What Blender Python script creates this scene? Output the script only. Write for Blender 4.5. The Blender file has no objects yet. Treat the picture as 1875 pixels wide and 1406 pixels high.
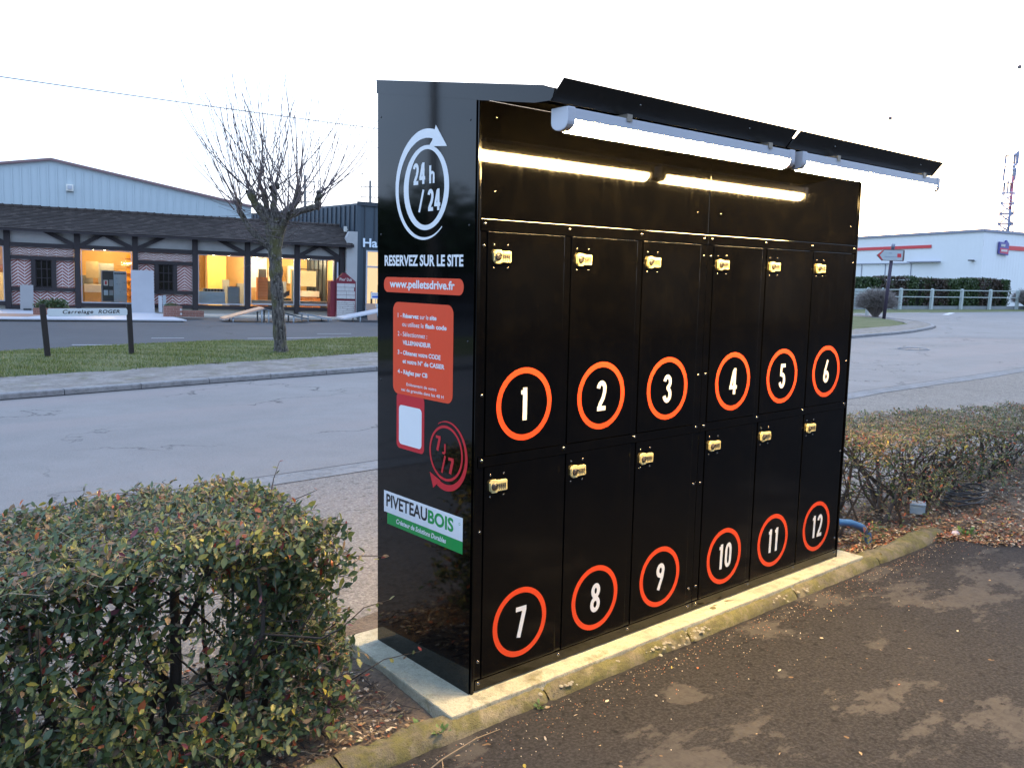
import bpy, bmesh, math, random
import numpy as np
from mathutils import Vector, Matrix
random.seed(7); RNG = np.random.default_rng(7)
SC = bpy.context.scene
COL = SC.collection
R = math.radians

# ---------------------------------------------------------------- camera
cam_d = bpy.data.cameras.new('camera'); cam = bpy.data.objects.new('camera', cam_d); COL.objects.link(cam)
yaw, pitch, roll = 0.7124759, 0.1235162, 0.0191767
fw = Vector((math.sin(yaw)*math.cos(pitch), math.cos(yaw)*math.cos(pitch), -math.sin(pitch)))
rt0 = Vector((math.cos(yaw), -math.sin(yaw), 0)); up0 = rt0.cross(fw)
rt = rt0*math.cos(roll) + up0*math.sin(roll); up = up0*math.cos(roll) - rt0*math.sin(roll)
M = Matrix((rt, up, -fw)).transposed().to_4x4(); M.translation = Vector((-1.96439, -2.49432, 1.59364))
cam.matrix_world = M
cam_d.sensor_width = 36; cam_d.sensor_fit = 'HORIZONTAL'; cam_d.lens = 1597.9/1875*36
cam_d.clip_start = .05; cam_d.clip_end = 3000
SC.camera = cam
# ---------------------------------------------------------------- world, sun, exposure
w_ = bpy.data.worlds.new('World'); SC.world = w_; w_.use_nodes = True
nt = w_.node_tree; nt.nodes.clear()
SUN_EL, SUN_ROT = R(12), R(62)
sky = nt.nodes.new('ShaderNodeTexSky'); sky.sky_type = 'NISHITA'; sky.sun_disc = False
sky.sun_elevation = SUN_EL; sky.sun_rotation = SUN_ROT; sky.air_density = 1.2; sky.dust_density = 2.5; sky.ozone_density = 1.5
bg1 = nt.nodes.new('ShaderNodeBackground'); bg1.inputs['Strength'].default_value = .09
nt.links.new(sky.outputs[0], bg1.inputs['Color'])
# thin high overcast: an even pale veil with soft, large cloud structure
tc = nt.nodes.new('ShaderNodeTexCoord'); mp = nt.nodes.new('ShaderNodeMapping'); mp.inputs['Scale'].default_value = (1, 1, 3.5)
nz = nt.nodes.new('ShaderNodeTexNoise'); nz.inputs['Scale'].default_value = 1.6; nz.inputs['Detail'].default_value = 5
cr = nt.nodes.new('ShaderNodeValToRGB')
cr.color_ramp.elements[0].position = .3; cr.color_ramp.elements[0].color = (.52, .80, 1.36, 1)
cr.color_ramp.elements[1].position = .7; cr.color_ramp.elements[1].color = (.80, 1.04, 1.50, 1)
nt.links.new(tc.outputs['Generated'], mp.inputs[0]); nt.links.new(mp.outputs[0], nz.inputs['Vector']); nt.links.new(nz.outputs[0], cr.inputs[0])
bg2 = nt.nodes.new('ShaderNodeBackground'); bg2.inputs['Strength'].default_value = .82
nt.links.new(cr.outputs[0], bg2.inputs['Color'])
ad = nt.nodes.new('ShaderNodeAddShader'); wo = nt.nodes.new('ShaderNodeOutputWorld')
nt.links.new(bg1.outputs[0], ad.inputs[0]); nt.links.new(bg2.outputs[0], ad.inputs[1]); nt.links.new(ad.outputs[0], wo.inputs[0])
sl = bpy.data.lights.new('sun', 'SUN'); sl.energy = .3; sl.angle = R(40); sl.color = (1, .90, .80)
so = bpy.data.objects.new('sun', sl); COL.objects.link(so)
sd = Vector((math.sin(SUN_ROT)*math.cos(SUN_EL), math.cos(SUN_ROT)*math.cos(SUN_EL), math.sin(SUN_EL)))
so.rotation_euler = sd.to_track_quat('Z', 'Y').to_euler()
vs = SC.view_settings; vs.view_transform = 'Standard'; vs.look = 'None'; vs.gamma = 1; vs.use_curve_mapping = False; vs.exposure = 0.62
SC.cycles.max_bounces = 8; SC.cycles.diffuse_bounces = 3; SC.cycles.glossy_bounces = 4; SC.cycles.transparent_max_bounces = 12
SC.cycles.sample_clamp_indirect = 6; SC.cycles.use_denoising = True; SC.cycles.caustics_reflective = False

# ---------------------------------------------------------------- helpers
def tag(o, label=None, cat=None, group=None, kind=None):
    if label: o['label'] = label
    if cat: o['category'] = cat
    if group: o['group'] = group
    if kind: o['kind'] = kind
    return o
def empty(name, loc=(0, 0, 0), rz=0, **k):
    o = bpy.data.objects.new(name, None); COL.objects.link(o); o.location = loc; o.rotation_euler = (0, 0, rz); o.empty_display_size = .1
    return tag(o, **k)
def link(name, me, parent=None, **k):
    o = bpy.data.objects.new(name, me); COL.objects.link(o)
    if parent: o.parent = parent
    return tag(o, **k)
class MB:
    def __init__(s): s.v = []; s.f = []; s.m = []; s.mats = []; s.sm = []
    def mi(s, mat):
        if mat not in s.mats: s.mats.append(mat)
        return s.mats.index(mat)
    def add(s, vs_, fs, mat, smooth=False, T=None):
        b = len(s.v); k = s.mi(mat)
        for p in vs_: s.v.append(tuple(T @ Vector(p)) if T is not None else tuple(p))
        for f in fs: s.f.append([b+i for i in f]); s.m.append(k); s.sm.append(smooth)
    def box(s, x0, x1, y0, y1, z0, z1, mat, T=None):
        p = [(x0,y0,z0),(x1,y0,z0),(x1,y1,z0),(x0,y1,z0),(x0,y0,z1),(x1,y0,z1),(x1,y1,z1),(x0,y1,z1)]
        s.add(p, [(0,3,2,1),(4,5,6,7),(0,1,5,4),(1,2,6,5),(2,3,7,6),(3,0,4,7)], mat, T=T)
    def prism(s, poly, a, b, mat, axis='y', T=None):
        """poly of 2D points extruded from a to b along axis (x: (y,z) y: (x,z) z: (x,y))"""
        n = len(poly)
        def P(q, t): return {'x': (t, q[0], q[1]), 'y': (q[0], t, q[1]), 'z': (q[0], q[1], t)}[axis]
        vs_ = [P(q, a) for q in poly] + [P(q, b) for q in poly]
        s.add(vs_, [tuple(range(n)), tuple(range(2*n-1, n-1, -1))] + [(i, i+n, (i+1) % n+n, (i+1) % n) for i in range(n)], mat, T=T)
    def beam(s, a, b, w, d, mat, nrm=(0, 1, 0)):
        """bar from a to b, width w in the plane, depth d along nrm"""
        a, b, n = Vector(a), Vector(b), Vector(nrm).normalized(); t = (b-a).normalized(); q = t.cross(n).normalized()*w/2; n = n*d/2
        p = [a-q-n, a+q-n, a+q+n, a-q+n, b-q-n, b+q-n, b+q+n, b-q+n]
        s.add(p, [(0,3,2,1),(4,5,6,7),(0,1,5,4),(1,2,6,5),(2,3,7,6),(3,0,4,7)], mat)
    def tube(s, pts, rad, mat, n=6, cap=True, smooth=True):
        pts = [Vector(p) for p in pts]
        if not hasattr(rad, '__len__'): rad = [rad]*len(pts)
        vs_ = []; ref = None
        for i, p in enumerate(pts):
            t = (pts[min(i+1, len(pts)-1)] - pts[max(i-1, 0)]).normalized()
            if ref is None: ref = Vector((0, 0, 1)) if abs(t.z) < .9 else Vector((1, 0, 0))
            a = (ref - t*ref.dot(t)).normalized(); b = t.cross(a); ref = a
            for k in range(n):
                an = 2*math.pi*k/n; vs_.append(p + (a*math.cos(an)+b*math.sin(an))*rad[i])
        fs = [(i*n+k, i*n+(k+1) % n, (i+1)*n+(k+1) % n, (i+1)*n+k) for i in range(len(pts)-1) for k in range(n)]
        if cap: fs += [tuple(range(n-1, -1, -1)), tuple(range((len(pts)-1)*n, len(pts)*n))]
        s.add(vs_, fs, mat, smooth)
    def dome(s, c, nrm, r, mat, h=.5, n=10, rings=3):
        c, nrm = Vector(c), Vector(nrm).normalized(); a = nrm.orthogonal().normalized(); b = nrm.cross(a); vs_ = []
        for j in range(rings):
            an = j/rings*math.pi/2
            for k in range(n):
                q = 2*math.pi*k/n; vs_.append(c + (a*math.cos(q)+b*math.sin(q))*r*math.cos(an) + nrm*r*h*math.sin(an))
        vs_.append(c+nrm*r*h); fs = [(j*n+k, j*n+(k+1) % n, (j+1)*n+(k+1) % n, (j+1)*n+k) for j in range(rings-1) for k in range(n)]
        fs += [((rings-1)*n+k, (rings-1)*n+(k+1) % n, rings*n) for k in range(n)]
        s.add(vs_, fs, mat, True)
    def mesh(s, name, bevel=0, seg=2):
        me = bpy.data.meshes.new(name); me.from_pydata(s.v, [], s.f)
        for m in s.mats: me.materials.append(m)
        me.polygons.foreach_set('material_index', s.m); me.polygons.foreach_set('use_smooth', s.sm); me.update()
        if bevel:
            bm = bmesh.new(); bm.from_mesh(me); bmesh.ops.remove_doubles(bm, verts=bm.verts, dist=1e-5)
            ed = [e for e in bm.edges if len(e.link_faces) == 2 and e.calc_face_angle(0) > .5]
            bmesh.ops.bevel(bm, geom=ed, offset=bevel, segments=seg, affect='EDGES', profile=.6)
            for f in bm.faces: f.smooth = False
            bm.normal_update(); bm.to_mesh(me); bm.free()
        return me
    def build(s, name, parent=None, bevel=0, seg=2, **k):
        return link(name, s.mesh(name, bevel, seg), parent, **k)
def fast_mesh(name, V, F, mats, mi=None, smooth=False):
    """V (n,3), F (m,k) arrays"""
    me = bpy.data.meshes.new(name); n, k = F.shape
    me.vertices.add(len(V)); me.vertices.foreach_set('co', V.astype(np.float32).ravel())
    me.loops.add(n*k); me.loops.foreach_set('vertex_index', F.astype(np.int32).ravel())
    me.polygons.add(n); me.polygons.foreach_set('loop_start', np.arange(0, n*k, k, dtype=np.int32))
    me.polygons.foreach_set('loop_total', np.full(n, k, np.int32))
    for m in mats: me.materials.append(m)
    if mi is not None: me.polygons.foreach_set('material_index', mi.astype(np.int32))
    me.polygons.foreach_set('use_smooth', np.full(n, smooth)); me.update(calc_edges=True)
    return me

# ---------------------------------------------------------------- materials
class NT:
    def __init__(s, name):
        s.m = bpy.data.materials.new(name); s.m.use_nodes = True; s.t = s.m.node_tree; s.n = s.t.nodes
        s.b = s.n['Principled BSDF']; s.pos = None
    def node(s, ty, **k):
        x = s.n.new(ty)
        for a, b in k.items():
            if a in x.inputs: x.inputs[a].default_value = b
            else: setattr(x, a, b)
        return x
    def L(s, a, b): s.t.links.new(a, b)
    def P(s):
        if s.pos is None: s.pos = s.n.new('ShaderNodeNewGeometry').outputs['Position']
        return s.pos
    def O(s): return s.n.new('ShaderNodeTexCoord').outputs['Object']
    def noise(s, scale, detail=4, rough=.55, vec=None, stretch=None):
        x = s.n.new('ShaderNodeTexNoise'); x.inputs['Scale'].default_value = scale; x.inputs['Detail'].default_value = detail; x.inputs['Roughness'].default_value = rough
        v = vec or s.P()
        if stretch:
            mpn = s.n.new('ShaderNodeMapping'); mpn.inputs['Scale'].default_value = stretch; s.L(v, mpn.inputs[0]); v = mpn.outputs[0]
        s.L(v, x.inputs['Vector']); return x.outputs[0]
    def ramp(s, val, *stops):
        x = s.n.new('ShaderNodeValToRGB'); e = x.color_ramp.elements
        while len(e) < len(stops): e.new(.5)
        for i, (p, c) in enumerate(stops):
            e[i].position = p; e[i].color = (c if hasattr(c, '__len__') else (c, c, c)) + ((1,) if not hasattr(c, '__len__') or len(c) == 3 else ())
        s.L(val, x.inputs[0]); return x.outputs[0]
    def mix(s, f, a, b):
        x = s.n.new('ShaderNodeMix'); x.data_type = 'RGBA'
        for sock, v in ((x.inputs[0], f), (x.inputs[6], a), (x.inputs[7], b)):
            if hasattr(v, 'links'): s.L(v, sock)
            elif sock is x.inputs[0]: sock.default_value = v
            else: sock.default_value = tuple(v)+(1,)
        return x.outputs[2]
    def math(s, op, a, b=0):
        x = s.n.new('ShaderNodeMath'); x.operation = op
        for sock, v in ((x.inputs[0], a), (x.inputs[1], b)):
            if hasattr(v, 'links'): s.L(v, sock)
            else: sock.default_value = v
        return x.outputs[0]
    def bump(s, h, strength=.3, dist=.01):
        x = s.n.new('ShaderNodeBump'); x.inputs['Strength'].default_value = strength; x.inputs['Distance'].default_value = dist
        s.L(h, x.inputs['Height']); s.L(x.outputs[0], s.b.inputs['Normal'])
    def base(s, c):
        if hasattr(c, 'links'): s.L(c, s.b.inputs['Base Color'])
        else: s.b.inputs['Base Color'].default_value = tuple(c)+(1,)
    def set(s, **k):
        for a, v in k.items():
            i = s.b.inputs[a.replace('_', ' ')]
            if hasattr(v, 'links'): s.L(v, i)
            else: i.default_value = v
        return s
def simple(name, c, rough=.6, var=.12, scale=6, metal=0, bump=0, **k):
    s = NT(name); n = s.noise(scale, 5, .6)
    s.base(s.mix(n, tuple(x*(1-var) for x in c), tuple(min(1, x*(1+var)) for x in c)))
    s.set(Roughness=rough, Metallic=metal, **k)
    if bump: s.bump(s.noise(scale*6, 3), bump, .005)
    return s.m
def emis(name, c, st):
    s = NT(name); s.base((.8, .8, .8)); s.b.inputs['Emission Color'].default_value = tuple(c)+(1,); s.b.inputs['Emission Strength'].default_value = st
    return s.m
def black_coat(name, rough, coat_r, streak=.0):
    s = NT(name)
    d = s.noise(9, 6, .65); sc = s.noise(60, 2, .5, stretch=(1, 1, .08))
    s.base(s.mix(s.ramp(d, (.45, 0), (.8, 1)), (.0008, .0008, .001), (.0022, .002, .0018)))
    s.set(Roughness=s.math('ADD', s.math('MULTIPLY', d, .12), rough-.06), Coat_Weight=1.0, Coat_Roughness=s.math('ADD', s.math('MULTIPLY', s.ramp(sc, (.5, 0), (.75, 1)), streak), coat_r))
    s.b.inputs['Coat IOR'].default_value = 1.5; s.b.inputs['Specular IOR Level'].default_value = .0
    s.bump(s.math('ADD', s.noise(2.2, 2, .4), s.math('MULTIPLY', s.noise(70, 2, .5), .004)), .05, .02)
    return s.m
M_BLK = black_coat('black_powder_coat', .42, .045, .03)
M_SIDE = black_coat('black_gloss_side', .4, .05, .01)
M_DOOR = black_coat('black_door_coat', .42, .1, .05)
M_IN = simple('dark_gap', (.004, .004, .004), .8)
M_SCREW = simple('black_screw_metal', (.22, .21, .19), .22, metal=1)
def vinyl(name, c): return simple(name, c, .38, .04, 20)
M_RED = vinyl('red_orange_vinyl', (.86, .075, .02)); M_WHT = vinyl('white_vinyl', (.82, .82, .82)); M_RED2 = vinyl('crimson_vinyl', (.62, .02, .03))
M_GRN = vinyl('green_vinyl', (.01, .32, .07)); M_TXT = vinyl('black_vinyl', (.015, .015, .018))
M_BRASS = simple('brass', (.86, .72, .34), .45, .08, 60, metal=.25)
M_DIAL = simple('dark_dial', (.03, .028, .03), .35)
M_CHROME = simple('dial_nickel', (.45, .42, .38), .3, metal=1)
DUST = [(.32, -.78, .34), (.02, -.72, .2), (.75, -.85, .22), (1.25, -.98, .24), (1.5, -1.1, .25), (1.55, -1.32, .25), (2.85, -.62, .45), (2.7, -.4, .35), (3.4, -.75, .4), (.75, -.42, .1), (3.7, -1.0, .2), (4.2, -1.4, .3), (-.15, -.23, .14), (1.6, -.24, .16), (2.2, -.26, .2)]
def m_asphalt(name, c0, c1, speck=.35, patch=None, cracks=0, pink=None, grain=160, sp=.3, add=.02):
    s = NT(name)
    big = s.noise(.35, 4, .6); mid = s.noise(3, 5, .6); fine = s.noise(grain, 3, .7); f2 = s.noise(grain*.35, 3, .6)
    c = s.mix(s.ramp(big, (.35, 0), (.65, 1)), c0, c1)
    c = s.mix(s.math('MULTIPLY', s.ramp(mid, (.4, 0), (.7, 1)), .35), c, tuple(x*.78 for x in c0))
    if pink: c = s.mix(s.math('MULTIPLY', s.ramp(s.noise(.5, 3, .5, stretch=(.12, 1, 1)), (.5, 0), (.6, 1)), .6), c, pink)
    c = s.mix(s.math('MULTIPLY', s.ramp(fine, (.42, 0), (.72, 1)), speck), c, tuple(min(1, x*1.9+add) for x in c1))
    c = s.mix(s.math('MULTIPLY', s.ramp(f2, (.55, 0), (.75, 1)), speck*1.2), c, tuple(x*.45 for x in c0))
    h = s.math('ADD', fine, f2)
    if patch:
        col, thr = patch
        bl = None
        for bx_, by_, br_ in DUST:
            vd_ = s.n.new('ShaderNodeVectorMath'); vd_.operation = 'DISTANCE'; s.L(s.P(), vd_.inputs[0]); vd_.inputs[1].default_value = (bx_, by_, -.065)
            q_ = s.math('MAXIMUM', s.math('SUBTRACT', 1, s.math('DIVIDE', vd_.outputs['Value'], br_)), 0); bl = q_ if bl is None else s.math('MAXIMUM', bl, q_)
        pn = s.noise(4.2, 10, .72, stretch=(.7, 1.3, 1)); pn = s.math('ADD', pn, s.math('MULTIPLY', s.math('POWER', bl, .6), .17)); m_ = s.math('MULTIPLY', s.ramp(pn, (thr-.015, 0), (thr+.03, 1)), s.ramp(s.noise(25, 4, .6), (.3, .55), (.6, 1)))
        c = s.mix(s.math('MULTIPLY', m_, .75), c, col)
        dr = s.noise(14, 2, .5); c = s.mix(s.math('MULTIPLY', s.ramp(dr, (.745, 0), (.76, 1)), .8), c, (.20, .13, .07))
    if cracks:
        v = s.node('ShaderNodeTexVoronoi', feature='DISTANCE_TO_EDGE'); v.inputs['Scale'].default_value = cracks
        wv = s.n.new('ShaderNodeVectorMath'); wv.operation = 'ADD'; nn = s.n.new('ShaderNodeTexNoise'); nn.inputs['Scale'].default_value = 2.2; nn.inputs['Detail'].default_value = 5
        s.L(s.P(), nn.inputs['Vector']); s.L(s.P(), wv.inputs[0]); s.L(nn.outputs['Color'], wv.inputs[1]); s.L(wv.outputs[0], v.inputs['Vector'])
        k = s.math('MULTIPLY', s.ramp(v.outputs['Distance'], (0, 1), (.009, 0)), s.ramp(s.noise(.45, 3, .5), (.46, 0), (.56, 1)))
        c = s.mix(s.math('MULTIPLY', k, .8), c, (.03, .03, .03)); h = s.math('SUBTRACT', h, s.math('MULTIPLY', k, 2))
    s.base(c); s.set(Roughness=.85); s.b.inputs['Specular IOR Level'].default_value = sp; s.bump(h, .6, .004)
    return s.m
M_ROAD = m_asphalt('road_asphalt', (.188, .175, .167), (.225, .210, .200), .38, None, .45, (.25, .205, .19))
M_ROAD2 = m_asphalt('side_road_asphalt', (.185, .181, .180), (.22, .215, .213), .25, None, .2)
M_PATH = m_asphalt('footpath_asphalt', (.13, .117, .104), (.175, .158, .14), .8, None, .5, (.20, .155, .13), 60)
M_LOT = m_asphalt('parking_asphalt', (.066, .068, .074), (.082, .084, .090), .12, None, .1)
M_NEAR = m_asphalt('dark_asphalt', (.021, .0205, .0215), (.031, .0295, .030), .6, ((.088, .081, .074), .60), 0, None, 75, .08, .016)
def m_concrete(name, c0, c1, moss=(0, 0), edge=False):
    s = NT(name); a = s.noise(2.5, 5, .6); f = s.noise(70, 4, .65)
    c = s.mix(s.ramp(a, (.35, 0), (.7, 1)), c0, c1); c = s.mix(s.math('MULTIPLY', s.ramp(f, (.4, 0), (.7, 1)), .35), c, tuple(x*.55 for x in c0))
    if moss[0]:
        mm = s.ramp(s.noise(moss[1], 6, .7), (1-moss[0], 0), (1-moss[0]+.12, 1)); c = s.mix(s.math('MULTIPLY', mm, .8), c, s.mix(s.noise(30, 4), (.06, .062, .014), (.19, .175, .045)))
    pit = s.noise(160, 2, .5); c = s.mix(s.math('MULTIPLY', s.ramp(pit, (.60, 0), (.70, 1)), .6), c, tuple(x*.3 for x in c0)); gr = s.ramp(s.noise(11, 6, .7), (.46, 0), (.66, 1)); c = s.mix(s.math('MULTIPLY', gr, .6), c, tuple(x*.5 for x in c0))
    s.base(c); s.set(Roughness=.9); s.bump(s.math('ADD', s.math('ADD', f, pit), s.noise(18, 4, .6)), .8, .006); return s.m
M_PLINTH = m_concrete('pale_concrete', (.43, .415, .31), (.56, .53, .40), (.44, 5))
M_KERB = m_concrete('mossy_kerb_concrete', (.12, .105, .07), (.31, .265, .165), (.58, 9))
M_KERB2 = m_concrete('kerb_concrete', (.25, .24, .24), (.33, .32, .31), (.28, 5))
M_GUTTER = m_concrete('gutter_concrete', (.23, .225, .22), (.30, .29, .285))
M_SAND = m_concrete('sandy_path', (.19, .165, .145), (.34, .31, .285), (.46, 2.2))
def m_soil():
    s = NT('soil'); a = s.noise(3, 5, .6); f = s.noise(45, 5, .7)
    c = s.mix(s.ramp(a, (.35, 0), (.65, 1)), (.07, .052, .036), (.15, .115, .085)); c = s.mix(s.ramp(f, (.4, 0), (.7, 1)), c, (.20, .15, .105))
    s.base(c); s.set(Roughness=1.0); s.bump(f, .9, .02); return s.m
M_SOIL = m_soil()
def m_grass():
    s = NT('grass_ground'); a = s.noise(.9, 5, .6); f = s.noise(30, 4, .7)
    c = s.mix(s.ramp(a, (.35, 0), (.65, 1)), (.10, .12, .035), (.17, .165, .07)); c = s.mix(s.math('MULTIPLY', s.ramp(f, (.45, 0), (.7, 1)), .6), c, (.05, .06, .02))
    s.base(c); s.set(Roughness=1.0); s.bump(f, .8, .03); return s.m
M_GRASS = m_grass()
def leafm(name, c, tr=.25):
    s = NT(name); s.base(s.mix(s.noise(40, 3), tuple(x*.75 for x in c), tuple(x*1.25 for x in c))); s.set(Roughness=.42); s.b.inputs['Specular IOR Level'].default_value = .45
    d = s.n.new('ShaderNodeBsdfTranslucent'); d.inputs[0].default_value = tuple(min(1, x*1.3) for x in c)+(1,)
    mx = s.n.new('ShaderNodeMixShader'); mx.inputs[0].default_value = tr; s.L(s.b.outputs[0], mx.inputs[1]); s.L(d.outputs[0], mx.inputs[2]); s.L(mx.outputs[0], s.n['Material Output'].inputs[0])
    return s.m
LEAF = [leafm('leaf_dark_green', (.048, .078, .028)), leafm('leaf_blue_green', (.085, .125, .062)), leafm('leaf_mid_green', (.12, .15, .048)),
        leafm('leaf_yellow_green', (.27, .255, .06)), leafm('leaf_yellow', (.50, .40, .07)), leafm('leaf_red', (.30, .05, .03)), leafm('leaf_brown', (.21, .145, .085)), leafm('leaf_purple', (.17, .05, .065)), leafm('leaf_orange', (.45, .13, .05))]
M_BARK = simple('hedge_wood', (.055, .043, .035), .85, .3, 30, bump=.5)
M_TWIG = simple('dry_twig', (.30, .23, .15), .8, .3, 30)
LIT = [simple('dry_leaf_tan', (.33, .23, .13), .8, .3, 30), simple('dry_leaf_brown', (.15, .085, .05), .8, .3, 30), simple('dry_leaf_rust', (.36, .12, .05), .7, .3, 30), simple('dry_leaf_pale', (.52, .44, .33), .8, .2, 30), simple('dry_leaf_dark', (.06, .045, .035), .8, .3, 30)]
M_GLASS = None
def m_glass():
    s = NT('window_glass'); s.n.remove(s.b)
    t = s.n.new('ShaderNodeBsdfTransparent'); t.inputs[0].default_value = (.93, .95, .95, 1); g = s.n.new('ShaderNodeBsdfGlossy'); g.inputs['Roughness'].default_value = .03
    fr = s.n.new('ShaderNodeFresnel'); fr.inputs[0].default_value = 1.5; mx = s.n.new('ShaderNodeMixShader')
    s.L(fr.outputs[0], mx.inputs[0]); s.L(t.outputs[0], mx.inputs[1]); s.L(g.outputs[0], mx.inputs[2]); s.L(mx.outputs[0], s.n['Material Output'].inputs[0]); return s.m
M_GLASS = m_glass()

# ---------------------------------------------------------------- lettering
def text_polys(txt, size, bold=0, shear=0, spacing=1):
    cu = bpy.data.curves.new('lettering', 'FONT'); cu.body = txt; cu.size = size; cu.offset = bold; cu.shear = shear; cu.space_character = spacing; cu.resolution_u = 4
    o = bpy.data.objects.new('lettering', cu); COL.objects.link(o); dg = bpy.context.evaluated_depsgraph_get(); dg.update()
    me = bpy.data.meshes.new_from_object(o.evaluated_get(dg)); bpy.data.objects.remove(o); bpy.data.curves.remove(cu)
    v = [tuple(x.co) for x in me.vertices]; f = [tuple(p.vertices) for p in me.polygons]; bpy.data.meshes.remove(me)
    return v, f
def lettering(mb, txt, T, x0, y0, width, height, mat, bold=0, shear=0, z=.0008, spacing=1):
    """fit the words into the rectangle (x0, y0, width, height); height is that of a capital"""
    v, f = text_polys(txt, 1, bold, shear, spacing)
    xs = [p[0] for p in v]; a, b = min(xs), max(xs)
    vh, _ = text_polys('H', 1, bold); h0, h1 = min(p[1] for p in vh), max(p[1] for p in vh)
    mb.add([(x0+(p[0]-a)/(b-a)*width, y0+(p[1]-h0)/(h1-h0)*height, z) for p in v], f, mat, T=T)
def stroke(path, w, closed=False):
    n = len(path); P = [Vector(p).to_2d() for p in path]; L_, R_ = [], []
    for i in range(n):
        a = P[i-1] if (i > 0 or closed) else P[i]; b = P[(i+1) % n] if (i < n-1 or closed) else P[i]
        d1 = (P[i]-a); d2 = (b-P[i]); d1 = d1.normalized() if d1.length > 1e-9 else d2.normalized(); d2 = d2.normalized() if d2.length > 1e-9 else d1
        t = (d1+d2).normalized() if (d1+d2).length > 1e-6 else d1
        nn = Vector((-t.y, t.x)); k = 1/max(.5, nn.dot(Vector((-d1.y, d1.x)))); ww = (w[i] if hasattr(w, '__len__') else w)/2*k
        L_.append(P[i]+nn*ww); R_.append(P[i]-nn*ww)
    v = [(p.x, p.y) for p in L_+R_]; m = n if closed else n-1
    return v, [(i, n+i, n+(i+1) % n, (i+1) % n) for i in range(m)]
def arc(cx, cy, rx, ry, a0, a1, n=14): return [(cx+rx*math.cos(R(a0+(a1-a0)*i/n)), cy+ry*math.sin(R(a0+(a1-a0)*i/n))) for i in range(n+1)]
SW = .155
GLY = {  # heavy condensed figures, height 1, width about .46
 '0': [(arc(.23, .67, .15, .25, 0, 180, 10)+arc(.23, .33, .15, .25, 180, 360, 10), SW, True)],
 '1': [([(.24, 0), (.24, 1)], .17, False), ([(.08, .86), (.20, .86)], .13, False), ([(.17, .93), (.24, .93)], .14, False)],
 '2': [(arc(.23, .73, .15, .19, 175, 0, 10)+[(.375, .62), (.31, .42), (.17, .2), (.13, .08)], SW, False), ([(.04, .075), (.44, .075)], .15, False)],
 '3': [(arc(.21, .73, .15, .19, 170, -75, 12), SW, False), (arc(.21, .28, .16, .21, 78, -170, 12), SW, False), ([(.17, .52), (.26, .52)], .13, False)],
 '4': [([(.33, 0), (.33, 1)], .155, False), ([(.27, .93), (.09, .30)], .14, False), ([(.01, .27), (.49, .27)], .14, False)],
 '5': [([(.11, .925), (.43, .925)], .15, False), ([(.155, .98), (.13, .50)], .13, False), (arc(.22, .32, .155, .245, 118, -165, 14), SW, False)],
 '6': [(arc(.23, .27, .15, .19, 0, 360, 18)[:-1], SW, True), ([(.085, .31), (.12, .52), (.31, .99)], .15, False)],
 '7': [([(.02, .925), (.45, .925)], .15, False), ([(.38, .90), (.17, 0)], .16, False)],
 '8': [(arc(.23, .74, .135, .185, 0, 360, 18)[:-1], SW, True), (arc(.23, .27, .155, .20, 0, 360, 18)[:-1], SW, True)],
 '9': [(arc(.23, .73, .15, .19, 0, 360, 18)[:-1], SW, True), ([(.375, .69), (.34, .48), (.15, .01)], .15, False)],
 'h': [([(.08, 0), (.08, .98)], .14, False), ([(.10, .50)]+arc(.24, .46, .13, .13, 130, 0, 6)+[(.37, 0)], .13, False)],
 'J': [([(.30, .66), (.30, .2)]+arc(.18, .17, .12, .11, 0, -150, 6), .12, False)],
 '/': [([(.02, -.02), (.30, 1.0)], .14, False)],
}
def figures(mb, txt, T, cx, cy, h, mat, z=.0012, xs=1.0, adv=.50, slant=0, fat=1):
    n = len(txt); x = cx - (adv*n-.04)*h*xs/2
    for ch in txt:
        for j, (path, w, cl) in enumerate(GLY[ch]):
            v, f = stroke(path, w*fat, cl)
            mb.add([(x+(p[0]+slant*p[1])*h*xs, cy-h/2+p[1]*h, z+.00012*j) for p in v], f, mat, T=T)
        x += adv*h*xs
def ring(mb, T, cx, cy, r0, r1, mat, z=.0008, n=64, mat_in=None):
    v = [(cx+r*math.cos(2*math.pi*k/n), cy+r*math.sin(2*math.pi*k/n), z) for r in (r0, r1) for k in range(n)]
    mb.add(v, [(k, n+k, n+(k+1) % n, (k+1) % n) for k in range(n)], mat, T=T)
def rrect(mb, T, x0, x1, y0, y1, r, mat, z=.0008):
    p = arc(x1-r, y0+r, r, r, -90, 0, 6)+arc(x1-r, y1-r, r, r, 0, 90, 6)+arc(x0+r, y1-r, r, r, 90, 180, 6)+arc(x0+r, y0+r, r, r, 180, 270, 6)
    mb.add([(a, b, z) for a, b in p], [tuple(range(len(p)))], mat, T=T)
# ================================================================ GROUND
def sheet(name, poly, z, mat, label=None, parent=None, kind='structure'):
    mb = MB(); zz = z if callable(z) else (lambda x, y: z)
    mb.add([(x, y, zz(x, y)) for x, y in poly], [tuple(range(len(poly)))], mat); me = mb.mesh(name)
    bm = bmesh.new(); bm.from_mesh(me); bmesh.ops.triangulate(bm, faces=bm.faces); bm.normal_update()
    for f in bm.faces:
        if f.normal.z < 0: f.normal_flip()
    bm.to_mesh(me); bm.free()
    return link(name, me, parent, kind=kind, label=label)
G = -.07
sheet('ground', [(-900, -900), (900, -900), (900, 1200), (-900, 1200)], -.62, M_GRASS, 'dull green land reaching to the horizon')
def far_kerb_y(x): return float(np.interp(x, [-60, 0.2, 3.2, 6.1, 14, 22.6, 26.3, 29.1], [8.6, 9.81, 10.08, 10.27, 10.5, 10.6, 10.85, 11.4]))
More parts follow.
